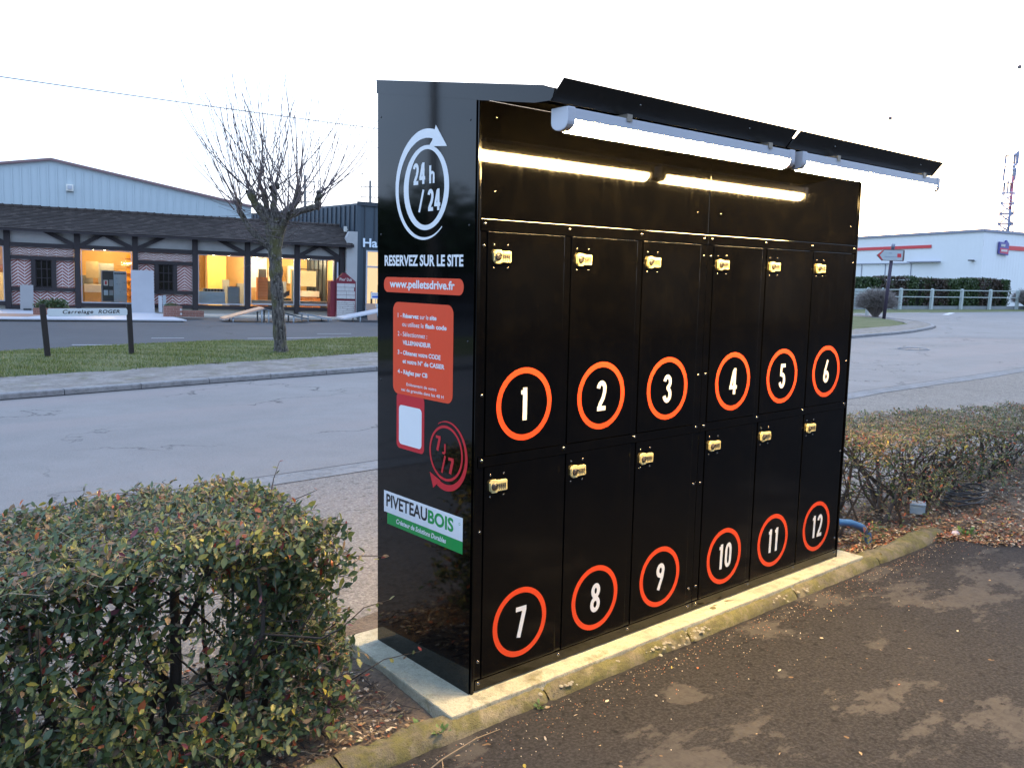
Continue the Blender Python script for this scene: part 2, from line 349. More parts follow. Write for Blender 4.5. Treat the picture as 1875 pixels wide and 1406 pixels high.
FK = [(x, far_kerb_y(x)) for x in [-60, -30, -10, -4, -2, -1] + [i*1.0 for i in range(0, 27)]] + [(27.6, 11.05), (29.1, 11.4), (30.6, 11.75), (32, 12.2), (33.3, 12.8), (34.4, 13.5), (35.5, 14.4), (36.4, 15.4), (37.2, 16.5), (38.2, 17.6), (40.4, 19.9), (43, 23), (45, 27), (46, 32), (46, 60)]
sheet('road', [(-60, 4.05), (250, 4.05), (250, -12), (260, -12), (260, 60), (46, 60)] + FK[::-1], G, M_ROAD, 'grey worn asphalt road passing behind the locker cabinet')
sheet('side_road', [(22.3, 10.62), (26.6, 9.06), (27.6, 7.6), (30, 4.06), (250, 4.06), (250, 59), (46.2, 59), (45.9, 32), (44.9, 27), (42.9, 23.2), (40.2, 20), (37, 16.6), (35.3, 14.5), (33.2, 12.95), (30.5, 11.85), (26.3, 10.95)], G+.004, M_ROAD2, 'bluish newer asphalt of the junction')
def wavy(x): return .06*math.sin(x*1.7)+.04*math.sin(x*4.1+1)
sheet('footpath', [(-60, .5), (9.5, .3), (30, -3.5), (60, -9), (250, -9), (250, 3.9), (-60, 3.9)], G-.002, M_PATH, 'grainy asphalt footpath between the hedge strip and the road')
sheet('gutter', [(-60, 3.78)] + [(x, 3.76+.5*wavy(x*.7)) for x in range(-20, 30)] + [(60, 3.78), (60, 4.07), (-60, 4.07)], G+.003, M_GUTTER, 'pale concrete channel along the near edge of the road')
# near parking: edge follows the kerb, then the litter
NE = [(-14, -.12), (3.7, -.12), (3.95, -.25), (4.3, -.5), (4.9, -.62), (6, -.8), (8, -1.1), (12, -1.6), (30, -4), (60, -9.2)]
sheet('parking_ground', [(-14, -15), (90, -15), (90, -9.2)] + NE[::-1], -.065, M_NEAR, 'dark brown asphalt with pale dusty patches in front of the cabinet')
def soil_z(x, y, t): return max(-.062 + .018*math.sin(math.pi*min(1, max(0, t)))**.5 + .012*math.sin(x*11+y*9) + .008*math.sin(x*23-y*17), -.062)
def soil_at(X, Y):
    y0 = np.interp(X, [p[0] for p in NE], [p[1] for p in NE]); y1 = 1.0-np.minimum(.35, np.maximum(0, X-2.5)*.5); t = np.clip((Y-y0)/(y1-y0), 0, 1)
    return np.maximum(-.062 + .018*np.sin(np.pi*t)**.5 + .012*np.sin(X*11+Y*9) + .008*np.sin(X*23-Y*17), -.062)+.003
def soil_strip():
    xs = np.concatenate([np.arange(-6, 8, .06), np.arange(8, 34, .4)]); ys = np.linspace(0, 1, 24); V = []; 
    for x in xs:
        y0 = np.interp(x, [p[0] for p in NE], [p[1] for p in NE]) + (.0 if x < 3.7 else .02*math.sin(x*9)); y1 = 1.0 + .08*math.sin(x*2.3) + .05*math.sin(x*7) - (min(.35, max(0, x-2.5)*.5)) - (max(0, x-7)*.18)
        for t in ys:
            y = y0 + (y1-y0)*t; z = -.062 + .018*math.sin(math.pi*t)**.5 + .012*math.sin(x*11+y*9) + .008*math.sin(x*23-y*17); V.append((x, y, max(z, -.062) if .02 < t < .98 else -.078))
    n = len(ys); F = [(i*n+j, (i+1)*n+j, (i+1)*n+j+1, i*n+j+1) for i in range(len(xs)-1) for j in range(n-1)]
    link('soil', fast_mesh('soil', np.array(V), np.array(F), [M_SOIL], smooth=True), kind='structure', label='bare brown soil strip under the hedges')
soil_strip()
# rounded kerb stones along the near parking
kerb = empty('kerb', (0, 0, 0), kind='structure', label='low rounded mossy kerb along the dark parking asphalt')
def kerb_stone(x0, x1, seed):
    rs = random.Random(seed); V = []; n = max(3, int((x1-x0)/.018)); prof = [(-.03, -.12), (-.02, -.02), (-.04, .0), (-.055, .0), (-.068, .0), (-.08, -.001), (-.093, -.003), (-.106, -.007), (-.118, -.014), (-.129, -.024), (-.138, -.036), (-.146, -.052), (-.152, -.070), (-.152, -.12)]; NZ = __import__('mathutils').noise
    for i in range(n+1):
        x = x0 + (x1-x0)*i/n; k = 0 if 0 < i < n else .008
        for (y, z) in prof:
            q = .014*(NZ.noise((x*6, y*9, z*9)))+.010*NZ.noise((x*22, y*30, z*30))+.006*NZ.noise((x*60, y*70, z*70)); V.append((x, y+q+k*(1 if y < -.05 else 0), z-.012+q-k))
    m = len(prof); F = [(i*m+j, i*m+j+1, (i+1)*m+j+1, (i+1)*m+j) for i in range(n) for j in range(m-1)] + [tuple(range(m)), tuple(range((n+1)*m-1, n*m-1, -1))]
    mb = MB(); mb.add(V, F, M_KERB, True); return mb
for i in range(9): kerb_stone(-4.2+i*.9, -4.2+i*.9+.893, i).build('kerb_stone', kerb)
x_ = 3.9
# lichen crusts on the kerb, one joined mass
mb = MB()
M_LICH = simple('pale_lichen', (.30, .28, .22), .95, .3, 60, bump=.6)
for cx_, n_ in ((.30, 8), (.42, 10), (1.02, 26), (1.15, 20), (1.25, 18), (1.95, 10), (2.2, 8), (.72, 8), (.95, 12)):
    for i in range(n_):
        x = cx_+random.gauss(0, .045); y = -.115+random.gauss(0, .022); mb.dome((x, y, -.026-.3*max(0, -.11-y)), (0, -.3, 1), random.uniform(.003, .011), M_LICH, .35, 7, 2)
mb.build('lichen', kind='stuff', label='pale lichen crusts on the mossy kerb top')
# far kerb stones
fk = empty('far_kerb', kind='structure', label='raised concrete kerb stones along the far side of the road')
for a, b in zip(FK[2:-3], FK[3:-2]):
    a, b = Vector((*a, 0)), Vector((*b, 0)); t = (b-a).normalized(); nrm = Vector((-t.y, t.x, 0)); L_ = (b-a).length
    mb = MB(); T = Matrix.Translation(a) @ Matrix((t, nrm, Vector((0, 0, 1)))).transposed().to_4x4()
    mb.prism([(.0, -.2), (.012, -.005), (.03, .008), (.15, .008), (.15, -.2)], .006, L_-.006, M_KERB2, 'x', T=T); mb.build('kerb_stone', fk)
mb = MB(); M_JOINT = simple('dirty_joint', (.03, .03, .032), .9)
for a, b in zip(FK[2:-3], FK[3:-2]):
    a, b = Vector(a), Vector(b); t = (b-a).normalized(); q = Vector((-t.y, t.x)); mb.add([(*(a-q*.035), G+.008), (*(b-q*.035), G+.008), (*(b+q*.02), G+.008), (*(a+q*.02), G+.008)], [(0, 1, 2, 3)], M_JOINT)
mb.add([(-6, 4.073, G+.004), (40, 4.073, G+.004), (40, 4.088, G+.004), (-6, 4.088, G+.004)], [(0, 1, 2, 3)], M_JOINT)
tag(mb.build('road_joint'), 'dark dirty joint along the road edges', None, None, 'structure')
def off(pts, d):
    out = []
    for i, p in enumerate(pts):
        a = Vector(pts[max(0, i-1)]); b = Vector(pts[min(len(pts)-1, i+1)]); t = (b-a).normalized(); out.append((p[0]-t.y*d, p[1]+t.x*d))
    return out
ISL = FK[1:-1]
inner = off(ISL, .14)
GF = [(-30, 10.9), (-6, 11.2), (.6, 11.74), (2.1, 11.9), (4, 12.12), (5.8, 12.35), (7.6, 12.72), (11, 12.9), (14, 12.8), (20, 12.6), (26.4, 12.5), (29.9, 12.9), (32, 13.3), (33.6, 14.2), (35, 15.4), (36.4, 17), (38, 19), (39.5, 21), (41, 24), (42, 28), (42, 58)]
sheet('verge_path', inner + [(44, 60), (43, 60)] + GF[::-1], .002, M_SAND, 'trampled sandy strip between kerb and grass verge')
GB = [(-30, 15.0), (-6, 15.4), (1.37, 15.92), (3.44, 16.42), (6.08, 16.65), (6.7, 16.0), (7.12, 15.77), (8.34, 16.23), (9.61, 15.98), (14, 16.4), (22, 17.5), (30, 21), (34, 27), (36, 40), (36, 58)]
P0 = Vector((5.01547, 33.66982, -.07)); TU = Vector((.963001, -.268875, -.018325)); TN = Vector((.26892, .963163, 0)); TW = Vector((.01765, -.004928, .999832))
def lot_z(x, y):
    d = (Vector((x, y, 0))-Vector((P0.x, P0.y, 0))); u = d.dot(Vector((TU.x, TU.y, 0))); v = d.dot(TN); plane = P0.z - .0183*u
    s = min(1, max(0, 1+(v+2.5)/14)); return (G+.0)*(1-s) + plane*s
def verge():
    V = []; xs = [p[0] for p in GF[:17]]
    gf = lambda x: np.interp(x, [p[0] for p in GF[:17]], [p[1] for p in GF[:17]]); gb = lambda x: np.interp(x, [p[0] for p in GB[:12]], [p[1] for p in GB[:12]])
    X = np.concatenate([np.arange(-30, -2, .8), np.arange(-2, 12, .12), np.arange(12, 36.4, .4)]); n = 26
    for x in X:
        y0 = gf(x)+.12*math.sin(x*2.1)+.09*math.sin(x*5)+.05*math.sin(x*13); y1 = gb(x)
        for j in range(n):
            t = j/(n-1); V.append((x, y0+(y1-y0)*t, (-.01 if j in (0, n-1) else .016+.05*math.sin(math.pi*t)+.008*math.sin(x*6+j))-(.05 if j == n-1 else 0)))
    F = [(i*n+j, (i+1)*n+j, (i+1)*n+j+1, i*n+j+1) for i in range(len(X)-1) for j in range(n-1)]
    link('grass_verge', fast_mesh('grass_verge', np.array(V), np.array(F), [M_GRASS], smooth=True), kind='structure', label='mown grass verge between the road and the showroom car park')
    # blades
    N = 100000; x = RNG.uniform(-1.5, 13, N); y0 = gf(x)-.15; y1 = gb(x); t = RNG.uniform(0, 1, N)**.9; y = y0+(y1-y0)*t + RNG.normal(0, .03, N)
    thin = (np.sin(x*1.3+y*2)+np.sin(x*3.1-y*1.7)+RNG.normal(0, 1, N)) > -1.5; edge = RNG.uniform(0, 1, N) < np.clip((y-y0)*2.5+.15, 0, 1); k = thin & edge; x, y, t = x[k], y[k], t[k]; N = len(x)
    z = .012+.05*np.sin(np.pi*np.clip(t, 0, 1)); h = RNG.uniform(.015, .05, N); a = RNG.uniform(0, 6.28, N); w = .006; lx, ly = RNG.normal(0, .022, N), RNG.normal(0, .022, N)
    V = np.stack([np.stack([x-w*np.cos(a), y-w*np.sin(a), z-.01], 1), np.stack([x+w*np.cos(a), y+w*np.sin(a), z-.01], 1), np.stack([x+lx, y+ly, z+h], 1)], 1).reshape(-1, 3)
    F = np.arange(3*N).reshape(-1, 3); mi = RNG.choice(4, N, p=[.42, .3, .16, .12])
    gm = [leafm('grass_green', (.095, .13, .025)), leafm('grass_bright', (.16, .19, .035)), leafm('grass_dry', (.30, .27, .13)), leafm('grass_dark', (.05, .085, .025))]
    link('grass', fast_mesh('grass', V, F, gm, mi), kind='stuff', label='short mossy grass growing on the verge', category='grass') if False else tag(link('grass', fast_mesh('grass', V, F, gm, mi)), 'short mossy winter grass growing on the verge', 'grass', None, 'stuff')
verge()
def lot():
    xs = np.arange(-40, 36, 2.0); V = []; n = 24
    for x in xs:
        y0 = np.interp(x, [p[0] for p in GB[:12]], [p[1] for p in GB[:12]])-.35
        for j in range(n):
            y = y0 + (60-y0)*(j/(n-1))**1.2; V.append((x, y, lot_z(x, y)))
    F = [(i*n+j, (i+1)*n+j, (i+1)*n+j+1, i*n+j+1) for i in range(len(xs)-1) for j in range(n-1)]
    link('showroom_parking', fast_mesh('showroom_parking', np.array(V), np.array(F), [M_LOT], smooth=True), kind='structure', label='smooth dark bluish car park in front of the tile showroom')
lot()
mb = MB(); M_LINE = simple('worn_white_paint', (.50, .51, .53), .7, .25, 12)
def strip(mb, a, b, w, z, mat):
    a, b = Vector((*a, 0)), Vector((*b, 0)); n = int((b-a).length)+1; t = (b-a).normalized(); q = Vector((-t.y, t.x, 0))*w/2
    for i in range(n):
        p0, p1 = a+(b-a)*i/n, a+(b-a)*(i+1)/n; zz = lambda p: (lot_z(p.x, p.y)+.006) if z is None else z
        mb.add([(p.x, p.y, zz(p)) for p in (p0-q, p1-q, p1+q, p0+q)], [(0, 1, 2, 3)], mat)
strip(mb, (3.1, 17.9), (5.3, 16.7), .09, None, M_LINE); strip(mb, (-1.5, 18.4), (1.4, 17.4), .09, None, M_LINE); strip(mb, (5.2, 19.2), (5.9, 18.95), .09, None, M_LINE)
strip(mb, (-2, 20.4), (1.8, 19.6), .09, None, M_LINE); strip(mb, (7.2, 18.2), (12.5, 16.9), .09, None, M_LINE); strip(mb, (9.7, 19.3), (10.6, 19.0), .09, None, M_LINE)
tag(mb.build('parking_markings'), 'thin worn white bay lines on the showroom car park', None, None, 'structure')
mb = MB(); M_EDGE = simple('bay_edging', (.33, .33, .34), .8)
for a, b in (((6.05, 16.62), (6.72, 16.03)), ((6.72, 16.03), (7.15, 15.8)), ((7.3, 15.85), (8.4, 16.25)), ((-6, 15.4), (1.4, 15.92))):
    strip(mb, a, b, .1, -.045+.03, M_EDGE)
tag(mb.build('bay_edging'), 'thin pale edging between grass verge and parking bays', None, None, 'structure')
# far grass on the other side of the junction
sheet('far_grass', [(37.5, 22.3), (41.5, 20.9), (48.6, 19.95), (58.8, 18.5), (90, 13.5), (250, -8), (400, 300), (60, 300)], G+.008, M_GRASS, 'green strip under the concrete fence beyond the junction')
mb = MB(); strip(mb, (30, 24.6), (41.5, 20.75), .25, G+.02, M_LINE); strip(mb, (41.5, 20.75), (48.6, 19.8), .2, G+.02, M_LINE); strip(mb, (46.5, 18.0), (50.5, 19.3), .3, G+.009, M_LINE)
tag(mb.build('road_markings'), 'white edge line and painted arrow stroke on the junction', None, None, 'structure')
# manhole
mb = MB(); ring(mb, Matrix.Translation((20.2, 7.6, G+.004)), 0, 0, 0, .34, simple('cast_iron', (.10, .095, .10), .6, .2, 30, bump=.5), 0, 40); mb.tube([(20.2+.36*math.cos(q*.3), 7.6+.36*math.sin(q*.3), G+.003) for q in range(22)], .02, M_KERB2)
tag(mb.build('manhole_cover'), 'round cast iron manhole cover in the road', 'manhole cover')

# ================================================================ PLINTH
pl = MB(); pl.prism([(-.155, -.098), (2.86, -.098), (2.86, .12), (2.80, .76), (-.10, .76)], -.12, 0, M_PLINTH, 'z')
tag(pl.build('plinth', bevel=.008), 'pale mossy concrete slab under the black cabinet', 'plinth')

M_MATT = simple('matt_black_underside', (.002, .002, .002), .85, .1, Specular_IOR_Level=0.0); M_VIS = simple('visor_lamp_tint', (.02, .017, .014), .4, .3, 8, Specular_IOR_Level=.35)  # visor: warm lamp glow put into the base colour of the black metal
# ================================================================ LOCKER CABINET
W, D, H = 2.72, .646, 2.2; MW = 1.36
cab = empty('locker_cabinet', (0, 0, 0), label='tall black metal cabinet with twelve numbered lockers standing on a concrete slab', cat='locker cabinet')
FT = Matrix(((1, 0, 0, 0), (0, 0, -1, 0), (0, 1, 0, 0), (0, 0, 0, 1)))            # front face: u right, v up, out towards -Y
def FTy(y): return Matrix.Translation((0, y, 0)) @ FT
ST = Matrix(((0, 0, -1, 0), (-1, 0, 0, 0), (0, 1, 0, 0), (0, 0, 0, 1)))           # side face (x = 0): u = -y, v up, out towards -X
b = MB(); b.prism([(.02, .012), (D-.002, .012), (D-.002, 2.30), (.02, 2.18)], .004, W-.004, M_IN, 'x'); b.build('carcass', cab)
b = MB(); b.prism([(-.002, .0), (D, .0), (D, 2.325), (-.002, 2.212)], -.0015, .002, M_SIDE, 'x'); side = b.build('side_panel', cab)
b = MB(); b.prism([(-.002, .0), (D, .0), (D, 2.325), (-.002, 2.212)], W-.002, W+.0015, M_SIDE, 'x'); b.build('side_panel', cab)
b = MB(); b.box(.002, W-.002, D-.002, D, 0, 2.325, M_SIDE); b.build('back_panel', cab)
SK = [(.652, 2.366), (-.352, 2.199), (-.404, 2.184), (-.392, 2.15), (-.309, 2.153), (-.02, 2.20), (.012, 2.207), (.652, 2.316)]
for x0, x1 in ((-.004, -.0022), (W+.0022, W+.004)):
    b = MB(); b.prism(SK, x0, x1, M_SIDE, 'x'); b.build('roof_skirt', cab)
for m in range(2):
    x0, x1 = m*MW+.0, (m+1)*MW
    b = MB(); b.prism([(.654, 2.366), (.654, 2.37), (-.352, 2.203), (-.378, 2.194), (-.378, 2.190), (-.352, 2.199)], x0-.004+(.006 if m else 0), x1+.004-(0 if m else .006), M_SIDE, 'x'); b.build('roof_panel', cab)
    b = MB(); b.prism([(.0, 2.214), (-.31, 2.163), (-.384, 2.158), (-.384, 2.154), (-.31, 2.159), (.0, 2.210)], x0+.001, x1-.001, M_MATT, 'x'); b.build('soffit', cab)
    # the visor along the front edge of the roof, leaning outwards
    xa, xb = (-.008, 1.345) if m == 0 else (1.357, 2.724); k = .022 if m == 0 else .034
    b = MB(); v = [(xa, -.386, 2.148), (xb, -.386, 2.148), (xb+.022*(1 if m == 0 else 1.5), -.426, 2.217), (xa+k, -.426, 2.217)]; v += [(p[0], p[1]-.003, p[2]) for p in v]
    b.add(v, [(3, 2, 1, 0), (4, 5, 6, 7), (0, 1, 5, 4), (1, 2, 6, 5), (2, 3, 7, 6), (3, 0, 4, 7)], M_VIS); vis = b.build('visor', cab)
    for t_ in (.3, .78) if m == 0 else (.25, .86):
        b = MB(); b.dome((xa+(xb-xa)*t_, -.4125, 2.187), (0, -1, .2), .004, M_SCREW, .6, 8); b.build('screw', vis)
    for s_ in (.27, .8):
        b = MB(); b.dome((xa+(xb-xa)*s_, .02, 1.9), (0, -1, 0), .001, M_SCREW, .3, 6)
# corner strip and front frame
b = MB(); b.prism([(0.0035, 0), (.013, 0), (.013, 2.205), (.0035, 2.205)], -.012, .02, M_DOOR, 'y'); b.prism([(.015, 0), (.022, 0), (.022, 2.2), (.015, 2.2)], -.006, .02, M_DOOR, 'y'); b.build('corner_trim', cab, bevel=.001)
b = MB(); b.box(W-.012, W-.003, -.009, .02, 0, 2.19, M_DOOR); b.build('corner_trim', cab, bevel=.001)
DO = [(.057, .444), (.484, .873), (.911, 1.306), (1.409, 1.797), (1.839, 2.227), (2.273, 2.662)]
for m in range(2):
    x0, x1 = (.024, 1.3585) if m == 0 else (1.3615, 2.706)
    b = MB(); b.box(x0, x1, -.003, .016, 1.7975, 2.209, M_BLK); tp = b.build('top_panel', cab, bevel=.0012)
    for px_, pz_ in (((.092, 2.155), (.088, 1.894), (1.276, 1.892)) if m == 0 else ((1.448, 1.895), (2.638, 1.897))):
        b = MB(); b.dome((px_, -.003, pz_), (0, -1, 0), .0045, M_SCREW, .6, 10); b.build('screw', tp)
    for (z0, z1) in ((1.752, 1.795), (.881, .919), (.006, .047)):
        b = MB(); b.box(x0, x1, -.0075, .016, z0, z1, M_DOOR); b.build('rail', cab, bevel=.0014)
    st = [(x0, DO[m*3][0]-.003)] + [(DO[m*3+i][1]+.003, DO[m*3+i+1][0]-.003) for i in (0, 1)] + [(DO[m*3+2][1]+.003, x1)]
    for (sa, sb) in st:
        for (z0, z1) in ((.921, 1.750), (.049, .879)):
            b = MB(); b.box(sa, sb, -.0025, .016, z0, z1, M_DOOR); b.build('stile', cab, bevel=.0008)
    # dome rivets of the frame
    xr = ([.041, .467, .896, 1.327] if m == 0 else [1.387, 1.822, 2.250, 2.684])
    for x in xr:
        for z in (1.777, .905, .031):
            b = MB(); b.dome((x, -.0075, z), (0, -1, 0), .0072, M_SCREW, .62, 12); b.build('rivet', cab)
    for x in ((.041, 1.335) if m == 0 else (1.387, 2.686)):
        for z in (1.699, 1.15, .63, .118):
            b = MB(); b.dome((x, -.0025, z), (0, -1, 0), .0068, M_SCREW, .62, 12); b.build('rivet', cab)
# side panel rivets
for y, z in ((.62, 2.22), (.62, 1.75), (.62, 1.15), (.62, .55), (.03, 2.14), (.03, 1.77), (.03, 1.35), (.03, .63), (.03, .27)):
    b = MB(); b.dome((-.0015, y, z), (-1, 0, 0), .0045, M_DOOR, .5, 10); b.build('rivet', side)
def lock_mesh():
    b = MB(); p = [(.004, .010), (.014, 0), (.036, 0), (.041, .005), (.088, .005), (.091, .009), (.091, .046), (.088, .0495), (.041, .0495), (.036, .054), (.012, .054), (.002, .042)]
    b.prism(p, -.012, 0, M_BRASS, 'y'); me0 = b
    b2 = MB(); b2.mats = list(b.mats)
    T = Matrix.Translation((.022, -.012, .027))
    b2.tube([(.022, -.012, .027), (.022, -.016, .027)], .0155, M_DIAL, 18)
    b2.beam((.011, -.019, .018), (.033, -.019, .036), .008, .007, M_DIAL)
    for k in range(4):
        b2.box(.0445+k*.0105, .0515+k*.0105, -.0135, -.0115, .018, .037, M_CHROME); b2.dome((.048+k*.0105, -.0135, .0135), (0, -1, 0), .0024, M_DIAL, .2, 8, 2)
        b2.box(.0462+k*.0105, .0495+k*.0105, -.0140, -.0136, .025, .030, M_DIAL)
    me = b.mesh('lock', bevel=.0016); bm = bmesh.new(); bm.from_mesh(me); tmp = b2.mesh('lk')
    k0 = len(me.materials)
    for mm in tmp.materials:
        if mm.name not in [q.name for q in me.materials]: me.materials.append(mm)
    names = [q.name for q in me.materials]; mapi = [names.index(q.name) for q in tmp.materials]; n0 = len(bm.faces)
    bm.from_mesh(tmp); bm.faces.ensure_lookup_table()
    for f in bm.faces[n0:]: f.material_index = mapi[f.material_index]
    bm.to_mesh(me); bm.free(); bpy.data.meshes.remove(tmp); return me
LOCK = lock_mesh()
for n in range(12):
    m = n % 6; x0, x1 = DO[m]; z0, z1 = (.922, 1.750) if n < 6 else (.050, .8795)
    b = MB(); b.box(x0, x1, -.0065, .014, z0, z1, M_DOOR); d = b.build('locker_door', cab, bevel=.0014); d['label'] = 'black locker door numbered %d in a red ring' % (n+1)
    cz = 1.104 if n < 6 else .2285; cx = (x0+x1)/2; T = FTy(-.0065)
    b = MB(); ring(b, T, cx, cz, .119, .1415, M_RED); b.build('number_ring', d)
    b = MB(); s = str(n+1); figures(b, s, T, cx+(.002 if len(s) == 2 else 0), cz, .127, M_WHT, xs=1.0 if len(s) == 1 else .92, slant=.03 if n >= 6 else 0.0); b.build('number', d)
    lz = 1.634 if n < 6 else .775
    o = link('lock', LOCK, d); o.location = (x0+.020, -.0066, lz+.002); o.scale = (.93, .93, .93)
    for dx, dz in ((.012, -.014), (.078, -.014), (.012, .070), (.078, .070)):
        b = MB(); b.dome((x0+.017+dx, -.0065, lz+dz), (0, -1, 0), .0042, M_SCREW, .6, 10); b.build('screw', d)
# ---- prints on the side panel (u = -y)
SD = ST.copy(); SD.translation = (-.0015, 0, 0)
def side_part(name, fn): b = MB(); fn(b); o = b.build(name, side); return o
def swoosh(cx, cy, rx, ry, a0, a1, w0, w1, n=60):
    p, w = [], []
    for i in range(n+1):
        t = i/n; a = a0+(a1-a0)*t; ww = w0+(w1-w0)*(t**1.2); k = (rx+ww/2, ry+ww/2); p.append((cx+k[0]*math.cos(R(a)), cy+k[1]*math.sin(R(a)))); w.append(ww)
    return stroke(p, w)
def f24(b):
    cy = 1.919; cx = -.303
    # inner ring, a little thicker at one side
    v = [];  n = 72
    for k in range(n):
        a = 2*math.pi*k/n; v.append((cx+.002+.118*math.cos(a), cy+.002+.142*math.sin(a), .001))
    for k in range(n):
        a = 2*math.pi*k/n; v.append((cx+.150*math.cos(a), cy+.159*math.sin(a), .001))
    b.add(v, [(k, n+k, n+(k+1) % n, (k+1) % n) for k in range(n)], M_WHT, T=SD)
    P, w = [], []
    for i in range(81):
        t = i/80; a = R(-52 - t*236)      # from the thin tail at lower right, round by the left, to the arrow
        ri, ro = .172+.012*t, None; ww = .004+.030*min(1, t*1.15); rx, ry = .178+.004*math.sin(t*3)+ww*.5, .186+ww*.5
        P.append((cx-.004+rx*math.cos(a), cy+ry*math.sin(a))); w.append(ww)
    v, f = stroke(P, w); b.add([(p[0], p[1], .001) for p in v], f, M_WHT, T=SD)
    e = Vector(P[-1]); b.add([(-.240, 2.146, .0013), (-.168, 2.062, .0013), (-.285, 2.072, .0013), (-.262, 2.092, .0013)], [(0, 3, 2, 1)], M_WHT, T=SD)
side_part('round_the_clock_emblem', f24)
def t24(b):
    figures(b, '24', SD, -.347, 1.975, .080, M_WHT, xs=1.0, adv=.53, fat=1.2); figures(b, 'h', SD, -.262, 1.968, .068, M_WHT, xs=1.15, fat=1.15)
    figures(b, '/', SD, -.330, 1.872, .082, M_WHT, xs=.9, slant=.10, fat=1.2); figures(b, '24', SD, -.248, 1.872, .080, M_WHT, xs=1.0, adv=.53, fat=1.2)
side_part('emblem_figures', t24)
side_part('slogan', lambda b: lettering(b, 'RESERVEZ SUR LE SITE', SD, -.592, 1.623, .530, .043, M_WHT, .032))
def web(b):
    rrect(b, SD, -.597, -.058, 1.517, 1.578, .028, M_RED)
    lettering(b, 'www.pelletsdrive.fr', SD, -.552, 1.536, .440, .032, M_WHT, .028, z=.0014)
side_part('web_address_label', web)
def panel(b):
    rrect(b, SD, -.527, -.118, 1.106, 1.479, .035, M_RED)
    L_ = lambda t, x, y, w, h=.018, bo=.008: lettering(b, t, SD, x, y, w, h, M_WHT, bo, z=.0014)
    L_('1 -', -.492, 1.417, .027); L_('Réservez', -.456, 1.417, .112, bo=.035); L_('sur le', -.336, 1.417, .058); L_('site', -.270, 1.417, .045, bo=.035)
    L_('ou utilisez le', -.460, 1.383, .150); L_('flash code', -.300, 1.383, .140, bo=.035)
    L_('2 -', -.492, 1.343, .027); L_('Sélectionnez :', -.456, 1.343, .170); L_('VILLEMANDEUR', -.456, 1.309, .195, bo=.035)
    L_('3 - Obtenez votre CODE', -.492, 1.268, .295, bo=.03); L_('et votre N° de CASIER', -.456, 1.234, .285, bo=.03); L_('4 - Règlez par CB', -.492, 1.190, .210, bo=.03)
    L_('Enlèvement de votre', -.428, 1.145, .205, .0125); L_('sac de granulés dans les 48 H', -.465, 1.121, .290, .0125)
side_part('instruction_label', panel)
def qr(b):
    rrect(b, SD, -.500, -.303, .882, 1.112, .022, M_RED2, .0005); rrect(b, SD, -.482, -.320, .900, 1.062, .018, M_WHT, .0012)
side_part('code_label', qr)
def f7(b):
    cx, cy = -.158, .912
    n = 64; v = [(cx+r*math.cos(2*math.pi*k/n), cy+r*math.sin(2*math.pi*k/n), .001) for r in (.098, .108) for k in range(n)]
    b.add(v, [(k, n+k, n+(k+1) % n, (k+1) % n) for k in range(n)], M_RED2, T=SD)
    P, w = [], []
    for i in range(71):
        t = i/70; a = R(118-t*232); ww = .002+.024*min(1, t*1.1); P.append((cx+.004+(.117+ww*.5)*math.cos(a), cy+(.121+ww*.5)*math.sin(a))); w.append(ww)
    v, f = stroke(P, w); b.add([(p[0], p[1], .001) for p in v], f, M_RED2, T=SD)
    b.add([(-.262, .822, .0012), (-.238, .762, .0012), (-.190, .800, .0012)], [(0, 1, 2)], M_RED2, T=SD)
    figures(b, '7', SD, -.208, .944, .058, M_RED2, xs=1.25, fat=1.25); figures(b, 'J', SD, -.168, .938, .062, M_RED2, xs=1.1, fat=1.2)
    figures(b, '/', SD, -.170, .868, .068, M_RED2, xs=.85, slant=.08, fat=1.3); figures(b, '7', SD, -.124, .868, .062, M_RED2, xs=1.25, fat=1.25)
side_part('seven_day_emblem', f7)
def piv(b):
    b.add([(-.595, .590, .0008), (-.046, .590, .0008), (-.046, .682, .0008), (-.595, .682, .0008)], [(0, 1, 2, 3)], M_WHT, T=SD)
    b.add([(-.569, .541, .0006), (-.046, .541, .0006), (-.046, .5895, .0006), (-.569, .5895, .0006)], [(0, 1, 2, 3)], M_GRN, T=SD)
    lettering(b, 'PIVETEAU', SD, -.576, .616, .298, .054, M_TXT, .024, z=.0014); lettering(b, 'BOIS', SD, -.272, .613, .168, .054, M_GRN, .030, z=.0014)
    ring(b, SD, -.066, .655, .004, .0052, M_GRN, .0014, 14)
    lettering(b, 'Créateur de Solutions Durables', SD, -.500, .557, .350, .021, M_WHT, .03, shear=.25, z=.0012)
side_part('maker_label', piv)
# conduit stub and clip at the foot
b = MB(); b.tube([(2.73, .05, .06), (2.755, .05, .06)], .012, M_WHT); b.build('cable_entry', cab)
